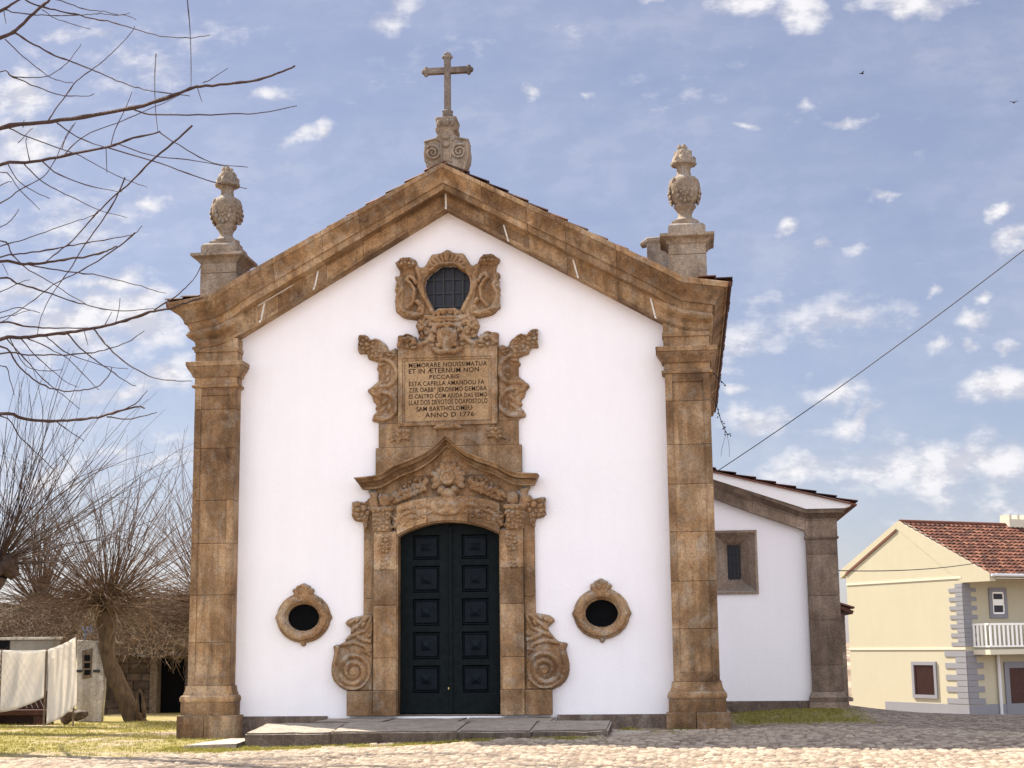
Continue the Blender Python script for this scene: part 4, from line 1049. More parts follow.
# grass blades (uncountable)
def blades(n, fx, hmin, hmax):
    V = []; F = []; c_ = 0
    while c_ < n:
        x, y = fx()
        i = int(np.clip(np.searchsorted(xs, x), 0, len(xs)-1)); j = int(np.clip(np.searchsorted(ys, y), 0, len(ys)-1))
        if random.random() > grass_m[i, j]**1.5: continue
        z = Z[i, j]-.005
        for q in range(5):
            h = random.uniform(hmin, hmax); a = random.uniform(0, 6.28); ld_ = random.uniform(.2, .8)*h; wd = random.uniform(.004, .008)
            px, py = x+random.gauss(0, .025), y+random.gauss(0, .025); b0 = len(V)
            ca, sa = math.cos(a), math.sin(a); b2 = random.uniform(0, 6.28)
            V += [(px-sa*wd, py+ca*wd, z), (px+sa*wd, py-ca*wd, z), (px+ca*ld_*.5, py+sa*ld_*.5, z+h*.7), (px+ca*ld_, py+sa*ld_, z+h)]
            F += [(b0, b0+1, b0+2), (b0+2, b0+1, b0+3)] if False else [(b0, b0+1, b0+2), (b0+1, b0+3, b0+2)]
        c_ += 1
    return V, F
m, t, b = newmat('short_grass'); geo = t.new('ShaderNodeNewGeometry')
t.put(b.inputs['Base Color'], t.ramp(geo.outputs['Random Per Island'], [(0, (.08, .095, .016)), (.4, (.19, .175, .034)), (.75, (.34, .28, .075)), (1, (.45, .36, .15))]))
tr_ = t.new('ShaderNodeBsdfTranslucent'); t.put(tr_.inputs[0], t.ramp(geo.outputs['Random Per Island'], [(0, (.16, .18, .02)), (1, (.42, .37, .09))]))
mx = t.new('ShaderNodeMixShader'); mx.inputs[0].default_value = .35; t.l.new(b.outputs[0], mx.inputs[1]); t.l.new(tr_.outputs[0], mx.inputs[2]); t.l.new(mx.outputs[0], t.n['Material Output'].inputs[0])
grass_mat = m
V1, F1 = blades(6500, lambda: (random.uniform(-11.4, -1.0), random.uniform(-5.6, 6.0)), .02, .055)
V2, F2 = blades(1800, lambda: (random.uniform(-4.4, 3.0), random.uniform(-3.8, -2.72)), .02, .05)
V3, F3 = blades(1700, lambda: (random.uniform(3.0, 8.2), random.uniform(-2.1, 5.0)), .025, .065)
mb = MB(); mb.add(V1, F1); mb.add(V2, F2); mb.add(V3, F3)
tag(mb.build('grass', grass_mat, fix=False), kind='stuff')

# ================================================================== DOORSTEP
step = empty('doorstep', (0, -1.4, 0), 'long low stone doorstep of worn granite slabs in front of the carved doorway', 'step')
def slab(x0, x1, y0, y1, z0, z1, name='step_slab', seed=0):
    bm = bmesh.new(); bmesh.ops.create_cube(bm, size=1)
    for v in bm.verts: v.co = ((x0+x1)/2+v.co.x*(x1-x0), (y0+y1)/2+v.co.y*(y1-y0), (z0+z1)/2+v.co.z*(z1-z0))
    bmesh.ops.bevel(bm, geom=bm.edges[:], offset=.028, segments=3, affect='EDGES')
    bmesh.ops.subdivide_edges(bm, edges=[e for e in bm.edges if e.calc_length() > .3], cuts=6, use_grid_fill=True)
    r = random.Random(seed)
    for v in bm.verts:
        n_ = float(fbm_np(np.array([v.co.x*1.0+seed]), np.array([v.co.y+v.co.z*2]), 3.0, 3, 8)[0])-.5
        v.co.z += n_*.03+(.09*(v.co.y-y0)/(y1-y0) if y0 < -2 and v.co.z > .1 else 0); v.co.y += n_*.035 if v.co.y < y0+.1 else 0
    me = bpy.data.meshes.new(name); bm.to_mesh(me); bm.free()
    o = link(name, me, M['step_stone'], step); smooth_by_angle(o, 50); return o
for k_, (x0, x1) in enumerate(((-3.10, -1.62), (-1.61, .55), (.56, 1.78), (1.79, 3.06))): slab(x0, x1, -2.70, -1.32, -.15, .265-.02*(k_ == 0), seed=k_)
for k_, (x0, x1) in enumerate(((-2.30, -1.0), (-.995, .35), (.355, 1.998))): slab(x0, x1, -1.31, -.02, -.15, .352, seed=10+k_)
st2 = pydata('flat_stone', *(lambda v: (v, [(0, 1, 2, 3, 4), (9, 8, 7, 6, 5)]+[(i, 5+i, 5+(i+1) % 5, (i+1) % 5) for i in range(5)]))([(-4.15, -3.0, .0), (-3.14, -3.05, .0), (-3.13, -2.0, .0), (-3.6, -1.8, .0), (-4.0, -2.4, .0), (-4.05, -2.95, .06), (-3.15, -2.98, .09), (-3.15, -2.05, .12), (-3.58, -1.9, .11), (-3.9, -2.4, .08)]), M['step_stone'])
tag(st2, 'small flat sunlit stone lying at the left end of the doorstep', 'stone')
st3 = pydata('flat_stone', *(lambda v: (v, [(0, 1, 2, 3), (7, 6, 5, 4)]+[(i, 4+i, 4+(i+1) % 4, (i+1) % 4) for i in range(4)]))([(3.08, -2.6, .02), (3.62, -2.5, .02), (3.85, -1.2, .02), (3.08, -1.1, .02), (3.10, -2.55, .17), (3.55, -2.45, .16), (3.75, -1.25, .17), (3.10, -1.15, .18)]), M['step_stone'])
tag(st3, 'flat shaded stone lying at the right end of the doorstep', 'stone')

# ================================================================== STONE ANNEX behind the wing
YA = 13.5
ann = empty('stone_annex', (8.6, YA, 0), 'small rubble stone outbuilding with orange tiled eaves behind the side wing', 'outbuilding')
ax1 = xz(846, 640, YA)[0]; az1 = xz(846, 612, YA)[1]
mb = MB()
zr = -.6
while zr < az1-.05:
    hh = random.uniform(.16, .28); x = ax1
    while x > 6.2:
        ww = random.uniform(.25, .55); mb.box(x-ww+.006, x, YA+random.uniform(-.015, .015), YA+.5, zr+.006, min(zr+hh, az1), .012); x -= ww
    zr += hh
mb.box(6.2, ax1-.02, YA+.03, YA+4, -.6, az1-.02)
mb.build('wall', M['granite_dark'], ann)
t = tiled_slope('', (ax1+.22, YA-.25, az1+.02), (0, 4.4, 0), (-3.0, 0, 1.3), 0, 0, None, None, amp=.05)
t.build('roof', M['tile'], ann, fix=False)
mb = MB(); p = xz(850, 697, YA); mb.box(ax1-.1, p[0]+.05, YA-.35, YA+.6, p[1]-.10, p[1], .02); mb.build('stone_ledge', M['granite_dark'], ann)

# ================================================================== YELLOW HOUSE
D0 = 61.0
K = CAM+ray(970, 712)*D0
phi = RAD(32.8)
DG = np.array([-math.sin(phi), math.cos(phi), 0]); DF = np.array([math.cos(phi), math.sin(phi), 0]); UPV = np.array([0, 0, 1.0])
def gp(x, y):  # pixel on the gable wall -> (distance along the gable from the corner, height)
    p = onplane(x, y, K, DF); return (np.dot(p-K, DG), p[2])
def fp(x, y):
    p = onplane(x, y, K, DG); return (np.dot(p-K, DF), p[2])
def HW(g, f, z): return K*np.array([1, 1, 0])+DG*g+DF*f+UPV*z
house = empty('yellow_house', (K[0], K[1], 0), 'two storey cream rendered house with red tiled roof, grey quoins and white balcony', 'house')
ridge = gp(898, 523); eav = gp(990, 575)
gr_, zr_ = ridge; ovf = -eav[0]; slope = (zr_-eav[1])/(gr_+ovf); ze_ = zr_-slope*gr_; zb_ = K[2]-1.0
GW = 2*gr_; FL = 13.0
def pl(name, poly, mat, parent, depth=.3, off=0.0, face='g'):
    """poly of (along, z) on the gable ('g', outward -DF) or the front ('f', outward -DG)"""
    n = len(poly); out = -DF if face == 'g' else -DG
    f = (lambda a, z, d: HW(a, 0, z)+out*d) if face == 'g' else (lambda a, z, d: HW(0, a, z)+out*d)
    V = [f(a, z, off) for a, z in poly]+[f(a, z, off-depth) for a, z in poly]
    F = [tuple(range(n)), tuple(range(2*n-1, n-1, -1))]+[(i, n+i, n+(i+1) % n, (i+1) % n) for i in range(n)]
    mb = MB(); mb.add(V, F); return mb.build(name, mat, parent)
def rect(a0, a1, z0, z1): return [(a0, z0), (a1, z0), (a1, z1), (a0, z1)]
wg = [(0, zb_), (GW, zb_), (GW, ze_), (gr_, zr_-.12), (0, ze_)]
wall_h = MB()
V = [HW(a, 0, z) for a, z in wg]+[HW(a, FL, z) for a, z in wg]
wall_h.add(V, [(0, 1, 2, 3, 4), (9, 8, 7, 6, 5)]+[(i, 5+i, 5+(i+1) % 5, (i+1) % 5) for i in range(5)])
hw = wall_h.build('wall', M['cream'], house)
# the front bay steps out under the balcony: gable continues as overhang at the eaves
for side in (0, 1):
    s_ = 1 if side == 0 else -1; base = -ovf if side == 0 else GW+.4
    P0 = HW(base, .0, zr_-slope*abs(base-gr_)-.02)
    t = tiled_slope('', P0, DF*(FL+.3), HW(gr_, .0, zr_-.02)-P0, 0, 0, None, None, amp=.06, wid=.27, course=.36, thick=.16)
    o = t.build('roof_slope', M['tile'], house, fix=False)
mb = MB(); mb.tube([HW(gr_, .1, zr_+.05), HW(gr_, FL+.2, zr_+.05)], .11, 8); mb.build('ridge_tiles', M['tile'], house)
# eaves soffit/box
zsf = zr_-slope*(gr_+ovf)
pl('verge_board', [(-ovf, zsf+.06), (-ovf, zsf-.24), (-.02, zsf-.24), (gr_, zr_-.30), (GW+.4, zr_-slope*(gr_+.4)-.30), (GW+.4, zr_-slope*(gr_+.4)+.06), (gr_, zr_+.08)], M['cream'], house, .30, .025)
mb = MB(); mb.obox(HW(-ovf, .2, zsf-.14), DG*ovf, DF*FL, UPV*.05); mb.build('eaves_soffit', M['cream_band'], house)
mb = MB(); mb.tube([HW(-ovf-.08, 0, zsf), HW(-ovf-.08, FL, zsf)], .06, 8); mb.build('gutter', M['pipe'], house)
for (a, b_) in (((838, 585), (966, 577)), ((838, 649), (964, 648.5))):
    g0 = gp(*a); g1 = gp(*b_); zc_ = (g0[1]+g1[1])/2
    pl('string_course', rect(.0, GW, zc_-.05, zc_+.05), M['cream_band'], house, .05, .035)
pl('verge_line', [(gr_+.1, zr_-.36), (gr_+.1, zr_-.24), (GW, zr_-slope*gr_-.26), (GW, zr_-slope*gr_-.38)], M['tile_old'], house, .05, .05)
zp1 = gp(900, 702)[1]; zp2 = gp(968, 704)[1]
pl('plinth', rect(-.03, gp(886, 702)[0], zb_, zp1+.0), M['grey_render'], house, .08, .05)
pl('plinth', rect(.02, FL, zb_, zp1+.0), M['grey_render'], house, .08, .052, 'f')
def quoins(name, face, z0, z1, n, wa, wb, off=.03):
    mb = MB(); out = -DF if face == 'g' else -DG; al = DG if face == 'g' else DF; h = (z1-z0)/n
    for i in range(n):
        wd = wa if i % 2 else wb
        if i % 2 == 0 or True:
            P0 = HW(0, 0, z0+i*h+.01)+out*off; mb.obox(P0-out*.0, al*wd, -out*.05, UPV*(h-.02))
    return mb.build(name, M['grey_render'], house)
zfl = gp(964, 649)[1]
quoins('quoins', 'g', zfl+.10, zsf-.26, 14, .42, .80); quoins('quoins', 'f', zfl+.10, zsf-.26, 14, .40, .70, .033)
quoins('quoins', 'g', zp1+.02, zfl-.08, 9, .62, 1.25, .036); quoins('quoins', 'f', zp1+.02, zfl-.08, 9, .5, .85, .039)
def window(face, pa, pb, border, mat, bars=0, name='window', glassmat=None):
    q = gp if face == 'g' else fp; a0, z1 = q(*pa); a1, z0 = q(*pb); a0, a1 = sorted((a0, a1))
    al = DG if face == 'g' else DF; out = -DF if face == 'g' else -DG
    mb = MB(); O = lambda a, z, d: HW(0, 0, 0)+al*a+UPV*z+out*d
    bw = border
    for (u0, u1, v0, v1) in ((a0-bw, a1+bw, z1, z1+bw), (a0-bw, a1+bw, z0-bw, z0), (a0-bw, a0, z0, z1), (a1, a1+bw, z0, z1)): mb.obox(O(u0+.002, v0+.002, -.02), al*(u1-u0-.004), out*.09, UPV*(v1-v0-.004))
    f = mb.build(name, mat, house)
    mb = MB(); mb.obox(O(a0, z0, -.01), al*(a1-a0), out*.03, UPV*(z1-z0)); mb.build('pane', glassmat or M['glass'], f)
    if bars:
        mb = MB()
        for i in range(bars): mb.tube([O(a0+(i+.5)*(a1-a0)/bars, z0, .05), O(a0+(i+.5)*(a1-a0)/bars, z1, .05)], .016, 5)
        mb.build('window_bars', M['wood'], f)
    return f, (a0, a1, z0, z1), O, al, out
M['redcurtain'] = simple('dark_red_curtain', (.05, .022, .02), .7, .2)
window('g', (914.5, 665), (936, 695), .15, M['grey_render'], 9, glassmat=M['redcurtain'])
f, (a0, a1, z0, z1), O, al, out = window('f', (991, 592), (1004, 614), .17, M['grey_render'], 0, glassmat=M['glass'])
mb = MB()
am = (a0+a1)/2
for (u0, u1, v0, v1) in ((a0, a1, z0, z0+.07), (a0, a1, z1-.07, z1), (a0, a0+.06, z0, z1), (a1-.06, a1, z0, z1), (a0, a1, (z0+z1)/2-.04, (z0+z1)/2+.04)): mb.obox(O(u0, v0, .022), al*(u1-u0), out*.03, UPV*(v1-v0))
mb.obox(O(a0+.06, z1-.55, .023), al*(a1-a0-.12), out*.015, UPV*.25)
mb.build('sash', M['white_paint'], f)
# balcony
bo = 1.0
zb0 = fp(985, 649)[1]; zr1 = zb0+1.02
mb = MB(); mb.obox(HW(0, .35, zb0-.22)-DG*bo, DG*bo, DF*(FL-.4), UPV*.20); bal = mb.build('balcony', M['cream_band'], house)
mb = MB(); mb.obox(HW(0, .37, zb0+.96)-DG*bo, DF*(FL-.5), DG*.07, UPV*.08); mb.obox(HW(0, .37, zb0+.08)-DG*bo, DF*(FL-.5), DG*.06, UPV*.06)
nb = 46
for i in range(nb): mb.obox(HW(0, .40+i*.235, zb0+.1)-DG*(bo-.012), DF*.10, DG*.035, UPV*.88)
mb.obox(HW(0, .37, zb0+.96)-DG*bo, DG*bo, DF*.07, UPV*.075); mb.obox(HW(0, .37, zb0+.08)-DG*bo, DG*bo, DF*.06, UPV*.055)
for i in range(4): mb.obox(HW(0, .375, zb0+.1)-DG*(bo-.2-i*.22), DG*.10, DF*.03, UPV*.88)
mb.build('railing', M['white_paint'], bal)
mb = MB(); p = fp(996, 655)[0]; mb.tube([HW(0, p, zb0-.25)-DG*.12, HW(0, p, zp1-.6)-DG*.12], .07, 8); mb.build('downpipe', M['pipe'], house)
d0 = fp(1008, 668); 
mb = MB()
for (u0, u1, v0, v1) in ((d0[0]-.25, d0[0], zb_, d0[1]+.25), (d0[0]+1.5, d0[0]+1.75, zb_, d0[1]+.25), (d0[0], d0[0]+1.5, d0[1], d0[1]+.25)): mb.obox(HW(0, u0, v0)-DG*.07, DF*(u1-u0-.004), DG*.09, UPV*(v1-v0-.004))
fr = mb.build('door_frame', M['grey_render'], house)
mb = MB(); mb.obox(HW(0, d0[0], zb_)-DG*.03, DF*1.5, DG*.05, UPV*(d0[1]-zb_)); mb.build('door', M['wood'], fr)
pc = onplane(1012, 522, HW(gr_, 0, 0), DG)
mb = MB(); ch = HW(gr_, np.dot(pc-K, DF)-.45, zr_-.3); mb.obox(ch-DG*.3, DF*1.1, DG*.6, UPV*.62)
for q in (.02, .50, .94): mb.obox(ch-DG*.3+DF*q+UPV*.62, DF*.13, DG*.6, UPV*.2)
mb.build('chimney', M['cream_band'], house)

# ================================================================== LEFT SIDE: old hut, fence with sheets, stone slab
YH = 10.5
hut = empty('old_hut', (-9, YH, 0), 'low old stone hut with dark doorway and brush covered roof behind the pollard tree', 'hut')
def hx(px, Y=YH): return xz(px, 690, Y)[0]
hz = xz(150, 655, YH)[1]
M['rubble'] = stone_mat('rubble_stone', (.05, .034, .023), (.10, .07, .05), (.16, .12, .09), lich=.2)
mb = MB()
def rubble(x0, x1, z0, z1, yy):
    zr = z0
    while zr < z1-.03:
        hh = min(random.uniform(.14, .26), z1-zr); x = x0
        while x < x1-.02:
            ww = min(random.uniform(.2, .5), x1-x); mb.box(x+.008, x+ww-.004, yy+random.uniform(-.03, .03), yy+.45, zr+.008, zr+hh, .018); x += ww
        zr += hh
rubble(hx(96), hx(150), -.5, hz, YH); rubble(hx(184), hx(225), -.5, hz, YH)
mb.box(hx(148), hx(190), YH+1.2, YH+1.3, -.5, hz+.2); mb.box(hx(94), hx(225), YH+.05, YH+4, hz-.10, hz+.03); mb.box(hx(94), hx(149.5), YH+.36, YH+.44, -.5, hz); mb.box(hx(187), hx(225), YH+.36, YH+.44, -.5, hz)
mb.build('wall', M['rubble'], hut)
mb = MB(); mb.box(hx(150), hx(157), YH-.05, YH+.3, -.5, hz, .015); mb.box(hx(150), hx(184), YH-.04, YH+.28, hz+.005, hz+.16, .015); mb.build('door_post', M['oldwood'], hut)
mb = MB(); mb.box(hx(130), hx(190), YH+.5, YH+.55, -.5, hz-.05); mb.build('door', M['dark'], hut)  # near-black sheet stands in for the shade inside the open doorway
zroof = xz(100, 600, YH+3.5)[1]
m, t, b = newmat('dry_brush_thatch'); pos = t.new('ShaderNodeNewGeometry').outputs['Position']
t.put(b.inputs['Base Color'], t.mix(t.rng(t.noise(t.mapping(pos, scale=(1, .5, 1)), 9, 6, .7, .8), .3, .7), (.035, .024, .016), (.17, .12, .075)))
t.put(b.inputs['Normal'], t.bump(t.noise(pos, 14, 5, .7), 1, .08)); M['thatch'] = m
gx = np.linspace(hx(-140), hx(225), 90); gy = np.linspace(0, 1, 26)
GX, GT = np.meshgrid(gx, gy, indexing='ij')
PZ = hz-.02+(zroof-hz)*GT+.22*(fbm_np(GX, GT*4, 1.6, 4, 77)-.5)
grid_mesh('roof', np.stack([GX, YH-.35+3.9*GT, PZ], -1), None, M['thatch'], hut)
# pale old wall further left
YL = 8.5
lw = empty('boundary_wall', (-12, YL, 0), 'pale grey old plastered boundary wall behind the hanging sheets at far left', 'wall')
mb = MB(); x0, x1 = xz(-150, 680, YL)[0], xz(52, 680, YL)[0]; zt1 = xz(30, 640, YL)[1]
mb.box(x0, x1, YL, YL+.4, -.6, zt1, .03); mb.build('wall', M['grey_wall'], lw)
mb = MB(); mb.box(x0, x1+.05, YL-.05, YL+.45, zt1+.003, zt1+.07, .02); mb.build('coping', M['slab'], lw)
mb = MB(); p = xz(-2, 640, YL-.03); q = xz(9, 650, YL-.03); mb.box(p[0], q[0], YL-.03, YL+.1, q[1], p[1], .01); mb.build('small_opening', M['dark'], lw)
# upright slab with a small dark letter plate
YS = 6.6
so = [xz(x, y, YS) for x, y in ((77, 640), (96, 641), (101, 655), (104, 668), (104, 690), (101, 722), (76, 722))]
sl = extrude_poly('stone_slab', [so[::-1]], YS+.16, YS, M['slab'], None, .02)
tag(sl, 'upright weathered pale slab with a dark plate standing beside the leaning tree', 'slab')
pp = [xz(x, y, YS) for x, y in ((82.5, 651), (92.5, 648), (91.5, 677), (83, 679))]
pf = extrude_poly('plate', [pp[::-1]], YS-.001, YS-.04, M['oldwood'], sl, .006)
mb = MB()
for (xa, ya, xb, yb) in ((84.5, 655, 90, 661), (84.5, 663, 90, 668), (84.5, 670, 90, 675)):
    (u0, v1), (u1, v0) = xz(xa, ya, YS-.04), xz(xb, yb, YS-.04); mb.box(u0, u1, YS-.055, YS-.03, v0, v1, .005)
mb.build('plate_slots', M['dark'], pf)
mb = MB()
for xa in (78, 95):
    u, v = xz(xa, 671, YS); mb.box(u-.03, u+.12, YS-.05, YS+.02, v-.03, v+.03, .008)
mb.build('hinge', M['iron'], sl)
# wire fence with posts
YFN = 4.6
fence = empty('wire_fence', (-10.5, YFN, 0), 'diamond wire fence on thin posts carrying the white sheets', 'fence')
def fpost(px, ytop, ybot=725):
    a = at(px, ytop, YFN); mb = MB(); mb.tube([(a[0], YFN, -.3), (a[0]-.01, YFN, a[2])], .022, 7); mb.build('post', M['oldwood'], fence)
fpost(2, 649); fpost(47, 648); fpost(76.5, 634)
mb = MB()
xa, xb = xz(-60, 690, YFN)[0], xz(47, 690, YFN)[0]; zt_ = xz(20, 651, YFN)[1]; zb2 = xz(20, 708, YFN)[1]
H_ = zt_-zb2; stp = .13
nst = int((xb-xa+H_)/stp)
for i in range(nst):
    for s_ in (1, -1):
        # slanted wires clipped to the panel
        u = xa-H_*.8+i*stp if s_ > 0 else xa+i*stp
        p0 = [u, zb2]; p1 = [u+s_*H_*.55, zt_]
        if min(p0[0], p1[0]) < xa or max(p0[0], p1[0]) > xb: continue
        mb.tube([(p0[0], YFN-.03, p0[1]), (p1[0], YFN-.03, p1[1])], .005, 3)
mb.tube([(xa, YFN-.03, zt_), (xb, YFN-.03, zt_)], .006, 4); mb.build('wire_mesh', M['pipe'], fence)
def sheet(name, top, bot, Y, label, bulge=.10, seed=1):
    n, m_ = 26, 20
    T_ = catmull([at(x, y, Y) for x, y in top], 8); B_ = catmull([at(x, y, Y) for x, y in bot], 8)
    T_ = np.array(T_); B_ = np.array(B_); ti = np.linspace(0, len(T_)-1, n); bi = np.linspace(0, len(B_)-1, n)
    P = np.zeros((n, m_, 3))
    for i in range(n):
        a = np.array([np.interp(ti[i], range(len(T_)), T_[:, k_]) for k_ in range(3)]); b_ = np.array([np.interp(bi[i], range(len(B_)), B_[:, k_]) for k_ in range(3)])
        for j in range(m_):
            t_ = j/(m_-1); P[i, j] = a+(b_-a)*t_; P[i, j, 1] += bulge*math.sin(t_*math.pi)*(.6+.4*math.sin(i*.7+seed))+.02*math.sin(i*1.1+j*.3)
    o, _ = grid_mesh(name, P, None, M['cloth'], None, True)
    md = o.modifiers.new('thick', 'SOLIDIFY'); md.thickness = .006
    tag(o, label, 'sheet'); return o
sheet('hanging_sheet', [(-45, 652), (3, 650), (25, 651.5), (46, 649.5)], [(-45, 716), (3, 712), (25, 706), (45, 697)], YFN+.06, 'off white sheet sagging behind the diamond wire at the far left edge', .08, 1)
sheet('hanging_sheet', [(48, 649.5), (58, 646), (67, 642), (75.5, 637)], [(46.5, 724), (58, 719.5), (67, 713), (76, 706)], YFN-.12, 'taut plain off white sheet between fence posts beside the upright slab', .06, 3)
mb = MB(); x0, x1 = xz(-60, 716, YFN+.6)[0], xz(47, 716, YFN+.6)[0]
mb.box(x0, x1, YFN+.5, YFN+.9, .22, .34, .015); mb.box(x0+1, x0+1.15, YFN+.55, YFN+.85, -.2, .215, .01); mb.box(x1-.3, x1-.15, YFN+.55, YFN+.85, -.2, .215, .01); mb.box(x0, x1, YFN+.95, YFN+1.0, -.2, .75, .01)
tag(mb.build('plank_bench', M['wood']), 'dark plank bench standing under the hanging sheets', 'bench')
mb = MB()
for q in range(7):
    a = at(66+q*2.6, 716-random.random()*5, YFN+.5); mb.ball((a[0], a[1], max(.05, a[2]-.05)), (random.uniform(.12, .2), .15, random.uniform(.1, .17)), 1)
tag(mb.build('rubble_heap', M['rubble']), 'small heap of dark rubble stones at the foot of the upright slab', 'rubble')

# ================================================================== TREES
def dirvec(az, el): return np.array([math.cos(az)*math.cos(el), math.sin(az)*math.cos(el), math.sin(el)])
def shoot(mb, p, d, L, r0, up=.0, seg=7, wob=.06, n=3, tip=.35, side=0):
    pts = [np.array(p, float)]; d = np.array(d, float); st_ = L/seg; rr = [r0]
    cv = np.array([random.gauss(0, wob), random.gauss(0, wob), random.gauss(0, wob*.5)])*.8
    for i in range(seg):
        d = d+cv+np.array([random.gauss(0, wob), random.gauss(0, wob), random.gauss(0, wob)+up]); d /= np.linalg.norm(d)
        pts.append(pts[-1]+d*st_); rr.append(r0*(1-(1-tip)*(i+1)/seg))
    mb.tube(pts, rr, n, False)
    for q in range(side):
        i = random.randint(2, seg-1); dd = d+np.array([random.gauss(0, .45), random.gauss(0, .45), random.gauss(.1, .3)]); dd /= np.linalg.norm(dd)
        shoot(mb, pts[i], dd, L*random.uniform(.2, .4), rr[i]*.6, up, 4, wob, 3, tip, 0)
    return pts
def pollard(name, label, trunk_pts, trunk_r, head, hr, shoots, group='pollarded trees', shootmat='shoot', barkmat='bark', extra=None):
    t_ = empty(name, tuple(trunk_pts[0]), label, 'tree', group)
    pollard.last = t_
    mb = MB(); tp = catmull(trunk_pts, 6); tr2 = np.interp(np.linspace(0, len(trunk_r)-1, len(tp)), range(len(trunk_r)), trunk_r)
    mb.tube(tp, list(tr2), 12)
    V = np.array(mb.V)
    dsp = (fbm_np(V[:, 0]*3+V[:, 1]*2, V[:, 2]*2, 2.2, 3, 5)-.5)*.22
    ctr = np.repeat(np.array(tp), 12, 0); mb.V = [tuple(c_+(v-c_)*(1+d*2)) for c_, v, d in zip(ctr, V, np.clip(dsp, -.07, .07))]
    smooth_by_angle(mb.build('trunk', M[barkmat], t_), 60)
    mb = MB(); H = np.array(head)
    for q in range(26):
        d = dirvec(random.uniform(0, 6.28), random.uniform(-.5, 1.3)); r_ = random.uniform(.25, .5)*hr
        mb.ball(H+d*hr*.75*np.array([1, 1, .8]), (r_, r_, r_), 1)
    smooth_by_angle(mb.build('knuckle', M[barkmat], t_), 60)
    mb = MB()
    for (n_, az, elr, Lr, r0, up, side) in shoots:
        for q in range(n_):
            d = dirvec(random.uniform(*az), random.uniform(*elr)); shoot(mb, H+d*hr*random.uniform(.5, 1.0), d, random.uniform(*Lr), r0*random.uniform(.6, 1.25), up*random.uniform(.2, 2.2), 7, .075, 3, .3, side)
    mb.build('shoots', M[shootmat], t_, fix=False)
    if extra:
        mb = MB(); extra(mb, H); mb.build('dry_twigs', M['drytwig'], t_, fix=False)
    return t_
PI2 = 6.283
# leaning pollard beside the church
YB = 6.6; b0 = at(134, 719, YB); b1 = at(121, 690, YB); b2 = at(108, 655, YB); b3 = at(106, 612, YB)
def fuzz(mb, H):
    for q in range(270):
        d = dirvec(random.uniform(0, PI2), random.uniform(-.7, .7)); p = H+d*np.array([1, 1, .5])*random.uniform(.1, .9)+np.array([0, 0, random.uniform(-.35, .45)])
        shoot(mb, p, d+np.array([0, 0, random.uniform(-.6, .3)]), random.uniform(.4, 1.3), .010, -.05, 6, .16, 3, .4)
pollard('pollard_tree', 'leaning pollard tree with hollow trunk foot and dense brown head beside the upright slab', [b0+np.array([0.05, 0, -.3]), b0, b1, b2, b3], [.36, .25, .20, .18, .24], b3+np.array([0, 0, .2]), .45,
 [(170, (0, PI2), (.15, 1.45), (1.8, 4.3), .013, .02, 2), (130, (0, PI2), (-.25, .5), (1.2, 2.8), .011, -.02, 1)], extra=fuzz)
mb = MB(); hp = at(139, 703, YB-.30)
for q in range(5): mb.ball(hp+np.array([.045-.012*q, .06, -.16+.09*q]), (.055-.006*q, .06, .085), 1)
mb.build('hollow', M['dark'], pollard.last)  # solid near-black balls painted as the shade inside the trunk's hollow
mb = MB()
for s_ in (-1, 1): mb.tube(catmull([hp+np.array([.05+s_*.075, .05, -.34]), hp+np.array([.03+s_*.085, .0, -.1]), hp+np.array([.01+s_*.06, .02, .15]), hp+np.array([-.02, .05, .30])], 5), [.05]*8+[.03]*8, 7)
smooth_by_angle(mb.build('bark_lip', M['bark'], pollard.last), 60)
# dark pollard head at the left edge
YA_ = 2.5; a3 = at(-4, 566, YA_); a0 = np.array([a3[0]-1.3, YA_, -.2])
pollard('pollard_tree', 'dark pollard tree at the left edge with long shoots fanning to the right', [a0, a0+np.array([.15, 0, 1.3]), a0+np.array([.6, 0, 2.4]), a3+np.array([-.1, 0, -.1])], [.42, .36, .34, .36], a3, .46,
 [(62, (-.9, 1.3), (.25, 1.45), (2.2, 5.0), .0135, .03, 2), (26, (1.6, 4.6), (.3, 1.5), (2, 4.2), .013, .03, 1), (10, (-.6, .6), (-.2, .3), (1.5, 3.0), .016, .05, 1)], shootmat='bark_dark', barkmat='bark_dark')
# third pollard, half hidden by the corner of the church
YC_ = 12.0; c3 = at(214, 606, YC_); c0 = np.array([c3[0], YC_, -.5])
pollard('pollard_tree', 'pollard tree half hidden behind the left corner of the church', [c0, c0+np.array([0, 0, 1.2]), c3], [.4, .32, .38], c3, .45,
 [(130, (1.2, 5.2), (.1, 1.5), (2.0, 4.8), .014, .02, 2), (90, (1.8, 4.6), (-.3, .5), (1.2, 3.0), .012, -.02, 1)], extra=fuzz)
YD_ = 14.5; e3 = at(40, 606, YD_); e0 = np.array([e3[0], YD_, -.8])
pollard('pollard_tree', 'farthest pollard tree with thin upright shoots rising behind the brush covered hut roof', [e0, e0+np.array([0, 0, 1.2]), e3], [.4, .32, .38], e3, .5,
 [(150, (0, PI2), (.5, 1.5), (2.2, 4.6), .014, .02, 2), (60, (0, PI2), (-.1, .5), (1.2, 3.0), .012, 0, 1)])
